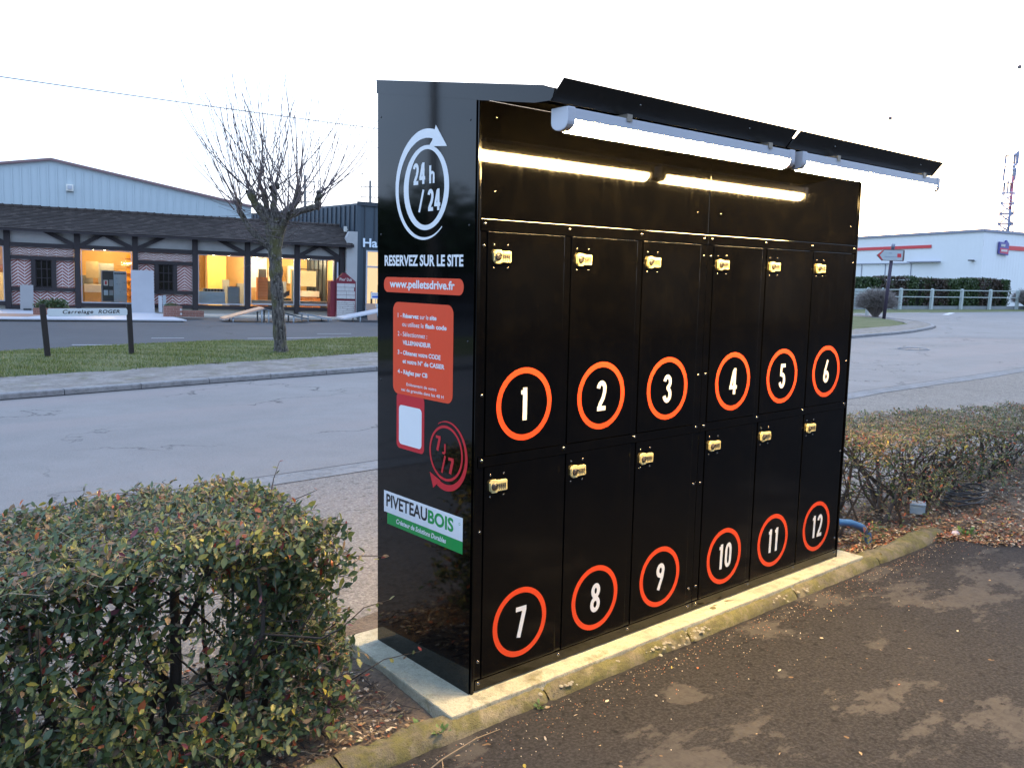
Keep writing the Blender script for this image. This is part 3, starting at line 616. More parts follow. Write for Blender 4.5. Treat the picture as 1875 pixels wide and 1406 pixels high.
# ================================================================ TUBE LIGHTS
M_HOUS = simple('fixture_polycarbonate', (.62, .62, .66), .35, .04); M_GLOW = emis('warm_diffuser', (1, .66, .25), 240); M_CLIP = simple('steel_clip', (.35, .30, .24), .4, metal=.6)
M_GLOW2 = emis('warm_diffuser_core', (1, .73, .40), 95)
def tube_light(name, xa, xb, y, ztop, label, sgn=1, grp='tube lights under the roof overhang'):
    t = empty(name, ((xa+xb)/2, y, ztop), label=label, cat='tube light', group=grp)
    L_ = (xb-xa)/2; w2 = .038
    hp = [(-w2, -.002), (-w2*.7, 0), (w2*.7, 0), (w2, -.002), (w2, -.036), (w2-.004, -.038), (-w2+.004, -.038), (-w2, -.036)]
    b = MB(); b.prism(hp, -L_+.03, L_-.03, M_HOUS, 'x'); b.build('housing', t, bevel=.002)
    dp = [(w2*.86, -.0385), (w2*.86, -.046)] + [(w2*.86*math.cos(R(a)), -.046-.029*math.sin(R(a))) for a in range(15, 180, 15)] + [(-w2*.86, -.046), (-w2*.86, -.0385)]
    b = MB(); b.prism(dp[::-1], -L_+.034, L_-.034, M_GLOW, 'x'); b.build('diffuser', t)
    for s in (-1, 1):
        b = MB(); cpoly = [(-w2*1.06, .002), (w2*1.06, .002), (w2*1.06, -.045)] + [(w2*1.06*math.cos(R(a)), -.045-.028*math.sin(R(a))) for a in range(20, 180, 20)] + [(-w2*1.06, -.045)]
        b.prism(cpoly, s*L_-(0 if s < 0 else .034), s*L_+(.034 if s < 0 else 0), M_HOUS, 'x'); b.build('end_cap', t, bevel=.004)
    for f_ in (-.56, .72):
        b = MB(); b.prism([(-w2-.004, .012), (w2+.002, .012), (w2+.002, -.006), (-w2-.002, -.006), (-w2-.004, -.012)], f_*L_-.013, f_*L_+.013, M_CLIP, 'x'); b.build('clip', t)
    return t
tube_light('tube_light', .040, 1.368, -.383, 2.134, 'lit tube light over the lower numbered lockers, its end cap near the emblem side')
tube_light('tube_light', 1.428, 2.748, -.383, 2.137, 'lit tube light reaching past the far end of the cabinet, beyond the looped cable')
b = MB(); b.tube([(1.365, -.39, 2.11), (1.38, -.41, 2.13), (1.395, -.39, 2.10), (1.41, -.375, 2.07), (1.43, -.38, 2.08)], .008, simple('grey_cable', (.10, .08, .06), .5)); tag(b.build('lamp_cable'), 'short grey cable looped between the two tube lights', 'cable')
# the back of the cabinet carries a lamp as well: its light falls on the ground behind
tb = tube_light('tube_light', .45, 1.7, D+.05, 1.98, 'lit tube light on the back of the cabinet', grp='tube lights on the cabinet back')
# ================================================================ TILE SHOWROOM (local frame: u along the front, v into the building, w up)
SH = Matrix((TU, TN, TW)).transposed().to_4x4(); SH.translation = P0
def shop_empty(name, u=0, v=0, w=0, rz=0, **k):
    o = empty(name, **k); o.matrix_world = SH @ Matrix.Translation((u, v, w)) @ Matrix.Rotation(rz, 4, 'Z'); return o
M_TIMB = simple('dark_timber', (.022, .016, .018), .7, .3, 8, bump=.3)
M_PLAS = simple('rough_plaster', (.42, .41, .40), .95, .18, 3, bump=.6)
M_PALE = simple('pale_wall_base', (.46, .42, .36), .9, .12, 2)
M_MORT = simple('pale_mortar', (.66, .60, .58), .9, .08, 6)
M_BRK = simple('pink_brick', (.27, .085, .07), .9, .25, 9); M_BRK2 = simple('brown_brick', (.27, .13, .10), .9, .25, 9)
M_TILE = simple('brown_roof_tile', (.048, .036, .031), .85, .45, 5, bump=.4)
M_TIL2 = simple('weathered_roof_tile', (.075, .058, .050), .85, .35, 5, bump=.4)
M_FRM = simple('pale_window_frame', (.45, .47, .52), .5)
M_DKP = simple('dark_window_inside', (.018, .014, .01), .9)
shop = shop_empty('tile_showroom', label='half timbered tile showroom with herringbone brick, lit windows and brown tiled roof', cat='shop building')
UL = -6.4
b = MB(); b.box(UL, 12.35, .12, .3, 0, .3, M_PALE); b.build('wall_base', shop)
b = MB()
for (a, c) in ((.02, 2.1), (4.3, 6.27)): b.box(a, c, .12, .3, .3, 2.45, M_MORT)
b.box(UL, -2.3, .12, .3, .3, 2.45, M_MORT)
b.box(UL, 12.35, .12, .3, 2.45, 3.1, M_PLAS); b.box(11.9, 12.35, .12, .3, .3, 2.45, M_PLAS); b.build('wall', shop)
for p in (-6.3, -4.3, -2.2, -.07, 2.21, 4.2, 6.37, 8.37, 10.35, 12.22):
    b = MB(); b.box(p-.1, p+.1, -.03, .2, .12, 3.02, M_TIMB); b.build('post', shop, bevel=.01)
for i, (a, c) in enumerate(zip((-6.3, -4.3, -2.2, -.07, 2.21, 4.2, 6.37, 8.37, 10.35), (-4.3, -2.2, -.07, 2.21, 4.2, 6.37, 8.37, 10.35, 12.22))):
    a += .101; c -= .101
    b = MB(); b.box(a, c, -.01, .16, 2.38, 2.53, M_TIMB); b.build('beam', shop)
    b = MB(); z = .12 if i in (3,) else .24; b.box(a, c, -.012, .16, z, z+.14, M_TIMB); b.build('beam', shop)
    if i in (3, 5, 1):
        for z in (1.93, .79): b = MB(); b.box(a, c, 0, .16, z, z+.125, M_TIMB); b.build('beam', shop)
for (a, c) in (((1.1, 3.02), (2.1, 2.52)), ((2.31, 2.5), (3.1, 2.98)), ((3.1, 2.98), (4.1, 2.5)), ((4.3, 2.5), (5.3, 3.02)), ((7.2, 3.02), (8.27, 2.5)), ((8.47, 2.5), (9.45, 3.02)), ((10.45, 2.5), (11.28, 2.98)), ((11.28, 2.98), (12.12, 2.5)), ((-2.1, 2.5), (-1.1, 2.98)), ((-1.1, 2.98), (-.17, 2.5))):
    b = MB(); b.beam((a[0], .04, a[1]), (c[0], .04, c[1]), .15, .12, M_TIMB); b.build('brace', shop)
def herring(u0, u1, w0, w1, pitch=.118, colw=.235, mat=M_BRK, ang=38, name='herringbone_bricks'):
    b = MB(); nc = max(1, round((u1-u0)/colw)); cw = (u1-u0)/nc; dy = math.tan(R(ang))*cw
    for c in range(nc):
        s = 1 if c % 2 == 0 else -1; ua, ub = u0+c*cw, u0+(c+1)*cw; k = w0-dy
        while k < w1+dy:
            th = pitch*.56; a0, b0 = (k, k+dy) if s > 0 else (k+dy, k)
            q = [(ua+.006, a0), (ub-.006, b0), (ub-.006, b0+th), (ua+.006, a0+th)]
            q = [(x, min(w1, max(w0, y))) for x, y in q]
            if max(y for _, y in q)-min(y for _, y in q) > .02 and (q[3][1]-q[0][1] > .005 or q[2][1]-q[1][1] > .005):
                y0 = .108+random.uniform(0, .006); v = [(x, y0, y) for x, y in q]+[(x, .125, y) for x, y in q]
                b.add(v, [(3, 2, 1, 0), (0, 1, 5, 4), (2, 3, 7, 6), (1, 2, 6, 5), (3, 0, 4, 7)], mat)
            k += pitch
    o = b.build(name, shop); o['kind'] = 'stuff'
    for f in o.data.polygons: pass
for (a, c) in ((.04, 2.1), (4.31, 6.26)):
    herring(a, c, 2.06, 2.375, .105, .3, M_BRK2, 45)
    sw = (.68, 1.5) if a < 1 else (4.88, 5.70)
    for (u0, u1) in ((a, sw[0]), (sw[1], c)): herring(u0, u1, .92, 1.925)
    herring(a, c, .26 if a < 1 else .38, .785)
    for u0 in (sw[0], sw[1]-.14): b = MB(); b.box(u0, u0+.14, -.005, .16, .916, 1.929, M_TIMB); b.build('window_post', shop)
    wn = empty('small_window'); wn.parent = shop
    u0, u1 = sw[0]+.14, sw[1]-.14; b = MB(); b.box(u0, u1, .1, .18, .916, 1.929, M_DKP); b.build('backing', wn)
    b = MB(); b.box(u0+.02, u1-.02, .09, .094, .94, 1.91, M_GLASS); b.build('pane', wn)
    b = MB()
    for q in (u0+.001, u0+(u1-u0)*.333, u0+(u1-u0)*.667, u1-.031): b.box(q, q+.03, .06, .088, .93, 1.92, M_TIMB)
    for q in (.93, 1.25, 1.58, 1.895): b.box(u0+.002, u1-.002, .063, .086, q, q+.028, M_TIMB)
    b.build('window_bars', wn)
WIN = [(2.33, 4.08, .38, 2.375), (6.48, 8.26, .42, 2.375), (8.48, 10.24, .46, 2.375), (10.46, 11.88, .48, 2.375), (-2.08, -.18, .38, 2.375)]
for (a, c, z0, z1) in WIN:
    b = MB(); f_ = .03
    b.box(a, a+f_, .03, .09, z0, z1, M_FRM); b.box(c-f_, c, .03, .09, z0, z1, M_FRM); b.box(a+f_, c-f_, .03, .09, z0, z0+.04, M_FRM); b.box(a+f_, c-f_, .03, .09, z1-f_, z1, M_FRM)
    fr = b.build('display_window', shop)
    b = MB(); b.box(a+f_, c-f_, .055, .061, z0+.04, z1-f_, M_GLASS); b.build('pane', fr)
b = MB(); b.box(11.9, 12.1, .0, .1, .3, 2.38, M_TIMB); b.box(12.0, 12.06, -.02, -.001, .3, 2.3, M_FRM); b.build('door_post', shop)
# roof: eave at v -.4, ridge at v 1.5
E0, E1, ER = (-.42, 3.0), (1.5, 3.88), 12.62
b = MB(); b.prism([(-.42, 2.93), (-.42, 3.0), (1.5, 3.86), (1.6, 3.86), (1.6, 3.75), (-.3, 2.93)], UL-1, ER, M_TIMB, 'x'); b.box(12.36, ER-.02, .12, 1.5, 2.0, 3.0, M_PLAS); b.build('roof', shop)
rf = shop.children[-1]
slope = Vector((0, E1[0]-E0[0], E1[1]-E0[1])); Ls = slope.length; sdv = slope/Ls; nr = Vector((0, -sdv.z, sdv.y))
V, F, MI = [], [], []; rows = 15; ru = Ls/rows
for r in range(rows):
    u = UL-1 + (r % 2)*.1
    while u < ER-.05:
        wd = .195; p0 = Vector((u+random.uniform(-.005, .005), E0[0], E0[1])) + sdv*(r*ru) + nr*(.028+random.uniform(0, .012)); p1 = Vector((u, E0[0], E0[1])) + sdv*((r+1)*ru+.03) + nr*.006
        k = len(V); e = min(u+wd, ER); d = nr*.022
        V += [tuple(p0-d), (e, *(p0-d)[1:]), (e, *p0[1:]), tuple(p0), (e, *p1[1:]), tuple(p1)]
        F += [(k, k+1, k+2, k+3), (k+3, k+2, k+4, k+5)]; j = 1 if random.random() < .22 else 0; MI += [j, j]; u += .203
o = link('roof_tiles', fast_mesh('roof_tiles', np.array(V), np.array(F), [M_TILE, M_TIL2], np.array(MI)), rf, kind='stuff')
n_rt = 0; u = UL-1; rt_me = None
while u < ER-.1:
    if rt_me is None:
        b = MB(); b.tube([(0, 0, 0), (.30, 0, .0)], [.075, .085], M_TILE, 8); b.tube([(.27, 0, 0), (.32, 0, .0)], .097, M_TILE, 8); rt_me = b.mesh('ridge_tile')
    o = link('ridge_tile', rt_me, rf); o.location = (u, 1.5, 3.89+random.uniform(-.008, .008)); u += .31
# interior seen through the display windows
M_IW = simple('warm_interior_wall', (.62, .40, .17), .8, .1, 2); M_IC = simple('interior_ceiling', (.45, .32, .20), .8, .3, 3); M_IF = simple('interior_floor', (.45, .38, .30), .5)
M_WOOD = simple('orange_wood', (.42, .17, .06), .5, .3, 12); M_GRYT = simple('grey_tile_board', (.30, .33, .36), .5, .08, 4); M_BLUT = simple('pale_blue_board', (.50, .60, .68), .5, .06, 4)
M_DARKB = simple('dark_display', (.03, .032, .035), .5); M_WBD = simple('white_display', (.78, .76, .70), .5)
b = MB(); b.box(UL, 12.3, 4.6, 4.7, .1, 3.2, M_IW); b.box(UL, UL+.1, .35, 4.6, .1, 3.2, M_IW); b.box(12.2, 12.3, .35, 4.6, .1, 3.2, M_IW)
b.box(UL, 12.3, .32, 4.6, 2.75, 2.85, M_IC); b.box(UL, 12.3, .32, 4.6, .12, .2, M_IF)
b.build('interior_room', shop)
for u in np.arange(-2, 12, .9):
    b = MB(); b.box(u, u+.09, .34, 4.58, 2.66, 2.749, M_WOOD); b.build('ceiling_beam', shop)
mats_ = [M_WBD, M_WOOD, M_GRYT, M_IC, simple('ochre_sample', (.55, .33, .10), .6, .2), simple('cream_sample', (.75, .66, .45), .6, .15), M_DARKB, simple('patterned_sample', (.4, .3, .18), .6, .5, 18)]
rs_ = random.Random(5); u = -2.0
while u < 12:
    wd = rs_.uniform(.25, .8); z0 = rs_.choice((.2, .2, .9, 1.3)); z1 = min(2.6, z0+rs_.uniform(.6, 2.0)); b = MB(); b.box(u, u+wd, 4.50-rs_.uniform(0, .25), 4.59, z0, z1, rs_.choice(mats_)); b.build('sample_panel', shop); u += wd+rs_.uniform(.02, .35)
for i in range(26):
    u, v = rs_.uniform(-2, 12), rs_.uniform(1.2, 3.9); hh = rs_.choice((.5, .8, 1.2, 1.7)); wd = rs_.uniform(.15, .6); b = MB(); b.box(u, u+wd, v, v+rs_.uniform(.05, .3), .2, .2+hh, rs_.choice(mats_)); b.build('display_piece', shop)
for u in np.arange(-1.6, 12, .55): b = MB(); b.tube([(u, 1.3+.5*math.sin(u*3), 2.60), (u+.35, 1.3+.5*math.sin(u*3), 2.60)], .025, M_DARKB, 5); b.build('lamp_rail', shop)
BULB = emis('halogen_bulb', (1, .80, .45), 45)
lamps = [(2.75, 1.5), (3.15, 2.4), (3.6, 1.2), (7.0, 1.2), (7.25, 1.7), (7.45, 1.0), (7.9, 2.0), (8.65, 1.0), (8.85, 1.6), (9.1, 2.4), (9.8, 1.3), (10.1, 2.0), (10.65, 1.4), (11.2, 1.8), (11.45, 1.2), (-.8, 1.2), (-1.4, 2.0), (5.2, 3.0)]
for (u, v) in lamps:
    sp = empty('spot_lamp'); sp.parent = shop; sp.location = (u, v, 2.42)
    b = MB(); b.tube([(0, 0, .24), (0, 0, .1)], .01, M_WBD); b.tube([(0, .05, .10), (0, -.0, .02)], [.03, .05], M_WBD, 10); b.build('holder', sp)
    b = MB(); b.dome((0, -.0, .015), (0, -.4, -1), .052, BULB, .6, 10); b.build('bulb', sp)
for (u, v, e, c) in ((3.1, 1.3, 85, (1, .66, .28)), (7.3, 1.3, 95, (1, .66, .26)), (9.3, 1.3, 90, (1, .74, .42)), (11.2, 1.4, 80, (1, .74, .42)), (-1.2, 1.4, 75, (1, .68, .30)), (3.3, 3.3, 50, (1, .7, .35)), (9.4, 3.4, 60, (1, .75, .45)), (11.4, 3.5, 40, (1, .75, .45))):
    l = bpy.data.lights.new('spot_lamp_light', 'POINT'); l.energy = e*1.15; l.color = c; l.shadow_soft_size = .08; lo = bpy.data.objects.new('spot_lamp_light', l); COL.objects.link(lo); lo.parent = shop; lo.location = (u, v, 2.3)
def thing_box(name, label, cat, u, v, w, parts, rz=0, group=None):
    e = shop_empty(name, u, v, w, rz, label=label, cat=cat, group=group)
    for pn, fn in parts:
        bb = MB(); fn(bb); bb.build(pn, e)
    return e
# things in the windows
def cabinet_dark(b):
    b.box(0, .50, 0, .06, 0, 1.2, M_GRYT); b.box(.05, .45, -.006, -.001, .03, 1.17, M_DARKB)
thing_box('display_board', 'dark sample board with framed tiles in the first lit window', 'display board', 3.0, .5, .42, [('board', cabinet_dark), ('sample', lambda b: (b.box(.09, .24, -.02, -.007, .62, .83, M_WBD), b.box(.13, .20, -.024, -.0205, .66, .80, M_RED2))), ('sample', lambda b: b.box(.28, .42, -.02, -.007, .6, .85, M_GRYT)), ('sample', lambda b: b.box(.09, .24, -.02, -.007, .25, .45, M_BLUT)), ('sample', lambda b: b.box(.28, .42, -.02, -.007, .25, .45, M_GRYT))])
thing_box('display_board', 'pale blue speckled board beside the dark sample board', 'display board', 3.44, .45, .42, [('board', lambda b: b.box(0, .46, 0, .05, 0, 1.18, M_BLUT)), ('header', lambda b: [b.box(.03+i*.07, .08+i*.07, -.005, -.001, 1.06, 1.13, M_DARKB) for i in range(6)]), ('fitting', lambda b: [b.box(x, x+.04, -.008, -.001, z, z+.012, M_DARKB) for x, z in ((.08, .9), (.1, .68), (.2, .68), (.35, .48), (.2, .38), (.36, .75))])])
thing_box('vanity_unit', 'white basin unit with mirror in the first lit window', 'vanity unit', 2.42, 1.4, .2, [('cupboard', lambda b: b.box(0, .7, 0, .45, 0, .55, M_IW)), ('basin', lambda b: b.box(-.02, .72, -.03, .45, .555, .85, M_WBD)), ('mirror', lambda b: b.box(.05, .5, .42, .45, 1.1, 1.75, simple('dim_mirror', (.3, .25, .17), .2)))])
thing_box('wood_shelf', 'bright orange shelf in the first lit window', 'shelf', 3.95, 2.6, .2, [('back', lambda b: b.box(0, .35, 0, .05, 0, 2.1, simple('amber_panel', (.8, .38, .04), .5))), ('shelf', lambda b: [b.box(-.05, .4, -.25, -.005, z, z+.03, M_WOOD) for z in (.4, .7, 1.0, 1.3, 1.6, 1.9)])])  # back panel is plain amber
thing_box('counter_display', 'pale blue counter panel low in the second lit window', 'counter', 6.52, .4, .42, [('panel', lambda b: b.box(0, 1.02, 0, .4, 0, .50, M_BLUT)), ('rail', lambda b: b.box(.2, 1.0, .05, .35, .51, .62, M_GRYT)), ('catalogue', lambda b: [b.box(.25+i*.12, .33+i*.12, .02, .045, .515, .60, M_DARKB) for i in range(6)])])
thing_box('tile_board', 'grey square tile board standing in the second lit window', 'tile board', 7.65, .38, .42, [('board', lambda b: b.box(0, .45, 0, .03, 0, .72, M_GRYT)), ('edge', lambda b: b.box(-.01, .46, .031, .05, -.0, .73, M_DARKB))])
thing_box('yellow_partition', 'tall pale yellow partition inside the second lit window', 'partition', 7.1, 2.6, .2, [('panel', lambda b: b.box(0, .75, 0, .05, 0, 2.2, simple('yellow_panel', (.85, .68, .22), .6))), ('trim', lambda b: b.box(-.03, -.001, -.01, .06, 0, 2.2, M_WOOD))])
thing_box('drawer_rack', 'orange wooden drawer rack inside the third lit window', 'drawer rack', 8.95, 1.2, .2, [('case', lambda b: b.box(0, .42, 0, .4, 0, 1.35, M_WOOD)), ('drawer', lambda b: [b.box(.03, .39, -.02, -.001, .06+i*.125, .16+i*.125, simple('rack_front', (.5, .22, .09), .5)) for i in range(10)])])
thing_box('white_pillar', 'bright white lit pillar panel in the third window', 'panel', 8.75, 2.2, .2, [('panel', lambda b: b.box(0, .3, 0, .1, .9, 2.3, M_WBD)), ('foot', lambda b: b.box(0.02, .28, .01, .09, 0, .899, M_IW))])
thing_box('low_shelf', 'long grey low display shelf along the third and fourth windows', 'shelf', 8.6, .42, .42, [('top', lambda b: b.box(0, 3.2, 0, .35, .06, .20, simple('warm_grey_shelf', (.3, .28, .26), .6))), ('base', lambda b: b.box(.05, 3.15, .02, .33, -.0, .059, M_BLUT))])
thing_box('office_chair', 'small dark chair inside the third lit window', 'chair', 10.0, 1.3, .2, [('backrest', lambda b: b.prism([(0, .5), (.28, .62), (.3, .85), (.06, .72)], 0, .05, M_DARKB)), ('seat', lambda b: b.box(-.05, .3, -.3, 0, .42, .5, M_DARKB)), ('stem', lambda b: b.tube([(.12, -.15, 0), (.12, -.15, .42)], .03, M_DARKB))])
thing_box('wall_picture', 'small dark framed picture on the wall in the third window', 'picture', 9.95, 3.6, 1.35, [('frame', lambda b: b.box(0, .3, 0, .03, 0, .42, M_DARKB)), ('print', lambda b: b.box(.04, .26, -.004, -.001, .05, .37, simple('picture_print', (.2, .16, .1), .6, .6, 14)))])
thing_box('bathroom_display', 'lit vanity with mirror inside the fourth window', 'vanity unit', 11.05, 3.0, .2, [('counter', lambda b: b.box(0, .9, 0, .5, .55, .8, M_WBD)), ('mirror', lambda b: b.box(.05, .85, .45, .48, 1.0, 1.7, simple('cream_mirror', (.85, .78, .6), .3))), ('cupboard', lambda b: b.box(.1, .8, .05, .45, 0, .549, M_WOOD)), ('shelf', lambda b: b.box(-.05, .95, .2, .4, 1.75, 1.8, M_DARKB))])  # mirror surface is a plain pale cream
thing_box('glass_door', 'tall bluish frosted panel inside the fourth window', 'door panel', 10.62, 2.8, .2, [('frame', lambda b: b.box(0, .34, 0, .04, 0, 1.75, M_IW)), ('glass', lambda b: b.box(.05, .29, -.01, -.001, .05, 1.7, simple('bluish_panel', (.12, .16, .17), .3, .5, 5)))])

# ---------------------------------------------------------------- warehouse gable behind
M_CLAD = simple('pale_blue_cladding', (.47, .54, .57), .55, .05, 1.5); M_RTRIM = simple('maroon_roof_edge', (.22, .135, .14), .6)
wh = shop_empty('warehouse', 0, 1.62, 0, label='pale blue corrugated warehouse gable with maroon roof edge behind the tiled roof', cat='warehouse')
GP = [(-11, 3.55), (1.35, 5.72), (8.75, 4.46), (8.75, 3.25), (-11, 3.25)]
b = MB(); b.prism(GP[::-1], 0, 20, M_CLAD, 'y'); b.box(-11, 8.75, 3.2, 20, 0, 3.249, M_CLAD); b.build('wall', wh)
def gz(u): return 5.72-(1.35-u)*.1757 if u < 1.35 else 5.72-(u-1.35)*.1703
b = MB(); u = -10.8
while u < 8.7: b.prism([(u, 3.4), (u+.05, 3.4), (u+.05, gz(u+.05)-.1), (u, gz(u)-.1)], -.03, -.001, M_CLAD); u += .3
o = b.build('cladding_rib', wh); o['kind'] = 'stuff'
for a, c in (((-11.1, 3.55), (1.35, 5.74)), ((1.35, 5.74), (8.85, 4.46))):
    b = MB(); b.prism([(a[0], a[1]-.04), (c[0], c[1]-.04), (c[0], c[1]+.05), (a[0], a[1]+.05)], -.14, -.031, M_RTRIM); b.build('roof_edge', wh)
b = MB(); b.box(1.85, 2.1, -.15, -.03, 4.6, 4.85, M_WBD); b.box(1.9, 2.05, -.2, -.151, 4.66, 4.8, M_FRM); b.build('vent_box', wh)
# ---------------------------------------------------------------- dark clad building with the letters
M_DCL = simple('dark_slate_cladding', (.045, .065, .085), .5, .08, 2); M_DCL2 = simple('dark_trim', (.03, .038, .05), .5)
db = shop_empty('dark_clad_building', 12.84, -.12, 0, label='dark slate clad building with big pale letters and a lit window', cat='building')
an = R(13.4); dl = Vector((-math.sin(an), math.cos(an)))
foot = [(0, 0), (9, 0), (9, 14), (dl.x*15, dl.y*15)]
b = MB(); b.prism([(0, 0), (9, 0), (9, 14), (dl.x*15, dl.y*15)], -.2, 4.8, M_DCL, 'z')
me = b.mesh('wall')
link('wall', me, db)
# left face ribs
b = MB(); q = .25
while q < 14.6:
    p = Vector((0, 0))+dl*q; nv = Vector((-dl.y, dl.x)); t2 = dl*.045; b.add([(*(p-nv*0), .2), (*(p+t2), .2), (*(p+t2+nv*.05), .2), (*(p+nv*.05), .2), (*(p), 4.72), (*(p+t2), 4.72), (*(p+t2+nv*.05), 4.72), (*(p+nv*.05), 4.72)], [(0,3,2,1),(4,5,6,7),(0,1,5,4),(1,2,6,5),(2,3,7,6),(3,0,4,7)], M_DCL2); q += .42
o = b.build('cladding_rib', db); o['kind'] = 'stuff'
b = MB()
for i in range(16): b.box(.28+i*.42, .31+i*.42, -.04, -.001, 2.95 if .3 < i*.42+.28 < 2.4 else 0, 4.72, M_DCL2)
o = b.build('cladding_rib', db); o['kind'] = 'stuff'
b = MB(); b.box(-.06, 9, -.08, -.045, 4.7, 4.86, M_DCL2); b.build('roof_edge', db)
b = MB(); b.box(-.05, .12, -.06, -.041, 0, 4.7, M_DCL); b.build('corner_trim', db)
b = MB(); T = Matrix(((1, 0, 0, 0), (0, 0, -1, -.1), (0, 1, 0, 0), (0, 0, 0, 1))); v, f = text_polys('Har', 1, .018)
M_LET = simple('pale_letters', (.72, .80, .88), .5, .02)
lettering(b, 'Har', T, .22, 2.98, .86, .37, M_LET, .02, z=0); me = b.mesh('letters'); bm = bmesh.new(); bm.from_mesh(me); r_ = bmesh.ops.extrude_face_region(bm, geom=bm.faces[:]); bmesh.ops.translate(bm, verts=[g for g in r_['geom'] if isinstance(g, bmesh.types.BMVert)], vec=(0, .05, 0)); bm.to_mesh(me); bm.free(); link('letters', me, db)
wn = empty('window'); wn.parent = db
b = MB(); b.box(.36, 2.3, -.10, -.046, .15, .2, M_FRM); b.box(.36, .42, -.10, -.046, .2, 2.85, M_FRM); b.box(2.24, 2.3, -.10, -.046, .2, 2.85, M_FRM); b.box(.42, 2.24, -.10, -.046, 2.12, 2.2, M_FRM); b.box(.42, 2.24, -.10, -.046, 2.79, 2.85, M_FRM); b.build('frame', wn)
b = MB(); b.box(.42, 2.24, -.07, -.065, .2, 2.79, M_GLASS); b.build('pane', wn)
M_LITW = emis('lit_office_interior', (1, .60, .20), .8)
b = MB(); b.box(.42, 2.24, -.012, -.008, .2, 2.79, M_LITW); b.build('lit_interior', wn)
b = MB(); [b.box(.6+i*.3, .68+i*.3, -.03, -.013, .3, 1.1+.3*(i % 3), M_DARKB) for i in range(5)]; b.build('shelving', wn)
# camera fitting on the left face
b = MB(); b.box(-.34, -.22, .9, 1.02, 3.62, 3.85, M_WBD); b.tube([(-.2, .9, 3.72), (-.12, .75, 3.70)], .03, M_WBD); b.build('floodlight', db)
b = MB(); b.prism([(0, -.2), (.46, -.2), (.46, 3.6), (.12, 3.6), (0, 3.35)], 0, .35, M_PLAS); wp = b.build('party_wall'); wp.matrix_world = SH @ Matrix.Translation((12.36, -.2, 0)); tag(wp, 'cream rendered wall end between the showroom and the dark building', 'wall')
# ---------------------------------------------------------------- in front of the showroom
M_SLAB = simple('white_terrace_tile', (.50, .50, .53), .5, .06, 1.2); M_SLABE = simple('terrace_edge', (.10, .09, .08), .9, .5, 6)
ter = shop_empty('terrace', 0, 0, 0, label='low white tiled terrace in front of the showroom', cat='terrace')
b = MB(); b.prism([(UL, -6.8), (5.55, -5.9), (4.7, -.04), (UL, -.04)], .06, .10, M_SLAB, 'z'); b.build('paving', ter)
b = MB(); b.prism([(UL, -6.75), (5.45, -5.85), (4.65, -.05), (UL, -.05)], -.1, .059, M_SLABE, 'z'); b.build('edge', ter)
b = MB(); b.prism([(-3, -5.6), (.9, -5.3), (1.5, -3.4), (-3, -3.6)], .101, .106, simple('brown_floor_tile', (.36, .22, .16), .6, .2, 2), 'z'); b.build('brown_inlay', ter)
b = MB(); b.prism([(4.7, -2.1), (12.3, -2.2), (12.3, -.04), (4.72, -.04)], -.1, .07, M_PALE, 'z'); o = b.build('doorstep'); o.matrix_world = SH; tag(o, 'pale low step along the foot of the showroom wall', 'step')
def leaning_slab(u, v, wd, ht, lean, mat, label, foot=False, th=.04):
    e = shop_empty('leaning_slab', u, v, .1, label=label, cat='stone slab')
    T = Matrix.Rotation(lean, 4, 'X'); b = MB(); b.box(0, wd, 0, th, 0, ht, mat, T=T); b.build('slab', e, bevel=.004)
    if foot: b = MB(); b.box(wd*.25, wd*.85, -.12, -.01, 0, .07, M_DARKB); b.build('block', e)
    return e
leaning_slab(.36, -.8, .42, .92, R(-10), simple('grey_beige_slab', (.28, .27, .27), .5, .05), 'grey slab leaning on the brick wall beside the small window', True)
leaning_slab(4.02, -.95, .80, 1.62, R(-14), simple('large_pale_slab', (.36, .36, .385), .45, .12, 2), 'large pale marble slab leaning beside the first lit window')
leaning_slab(4.98, -.6, .13, .64, R(-10), M_SLAB, 'narrow white strip of tile leaning beside the large pale slab')
leaning_slab(5.13, -.55, .13, .66, R(-10), M_GRYT, 'narrow grey strip of tile leaning beside the white strip')
def planter(u, v, L_, dd, h, label, plant):
    e = shop_empty('brick_planter', u, v, .1, label=label, cat='planter'); n = int(L_/.22)
    b = MB(); b.box(.02, L_-.02, .02, dd-.02, 0, h-.03, M_MORT); b.build('core', e)
    me = None
    for r in range(int(h/.075)):
        for i in range(n+1):
            x0 = max(0, i*.22-(.11 if r % 2 else 0)); x1 = min(L_, (i+1)*.22-(.11 if r % 2 else 0)-.008)
            if x1-x0 < .03: continue
            b = MB(); b.box(x0, x1, random.uniform(-.004, .002), .1, r*.075, r*.075+.067, M_BRK2); b.build('brick', e)
    b = MB(); b.box(.05, L_-.05, .1, dd-.05, h-.03, h-.01, M_SOIL); b.build('soil', e)
    return e
pa = planter(.95, -3.9, 1.3, .5, .24, 'low brick planter behind the signboard with green foliage', True)
pb = planter(4.95, -3.9, .62, .5, .38, 'taller brick planter beside the large pale slab', True)
pc = planter(5.58, -3.85, .72, .45, .23, 'low brick planter stepped down beside the taller one', False)
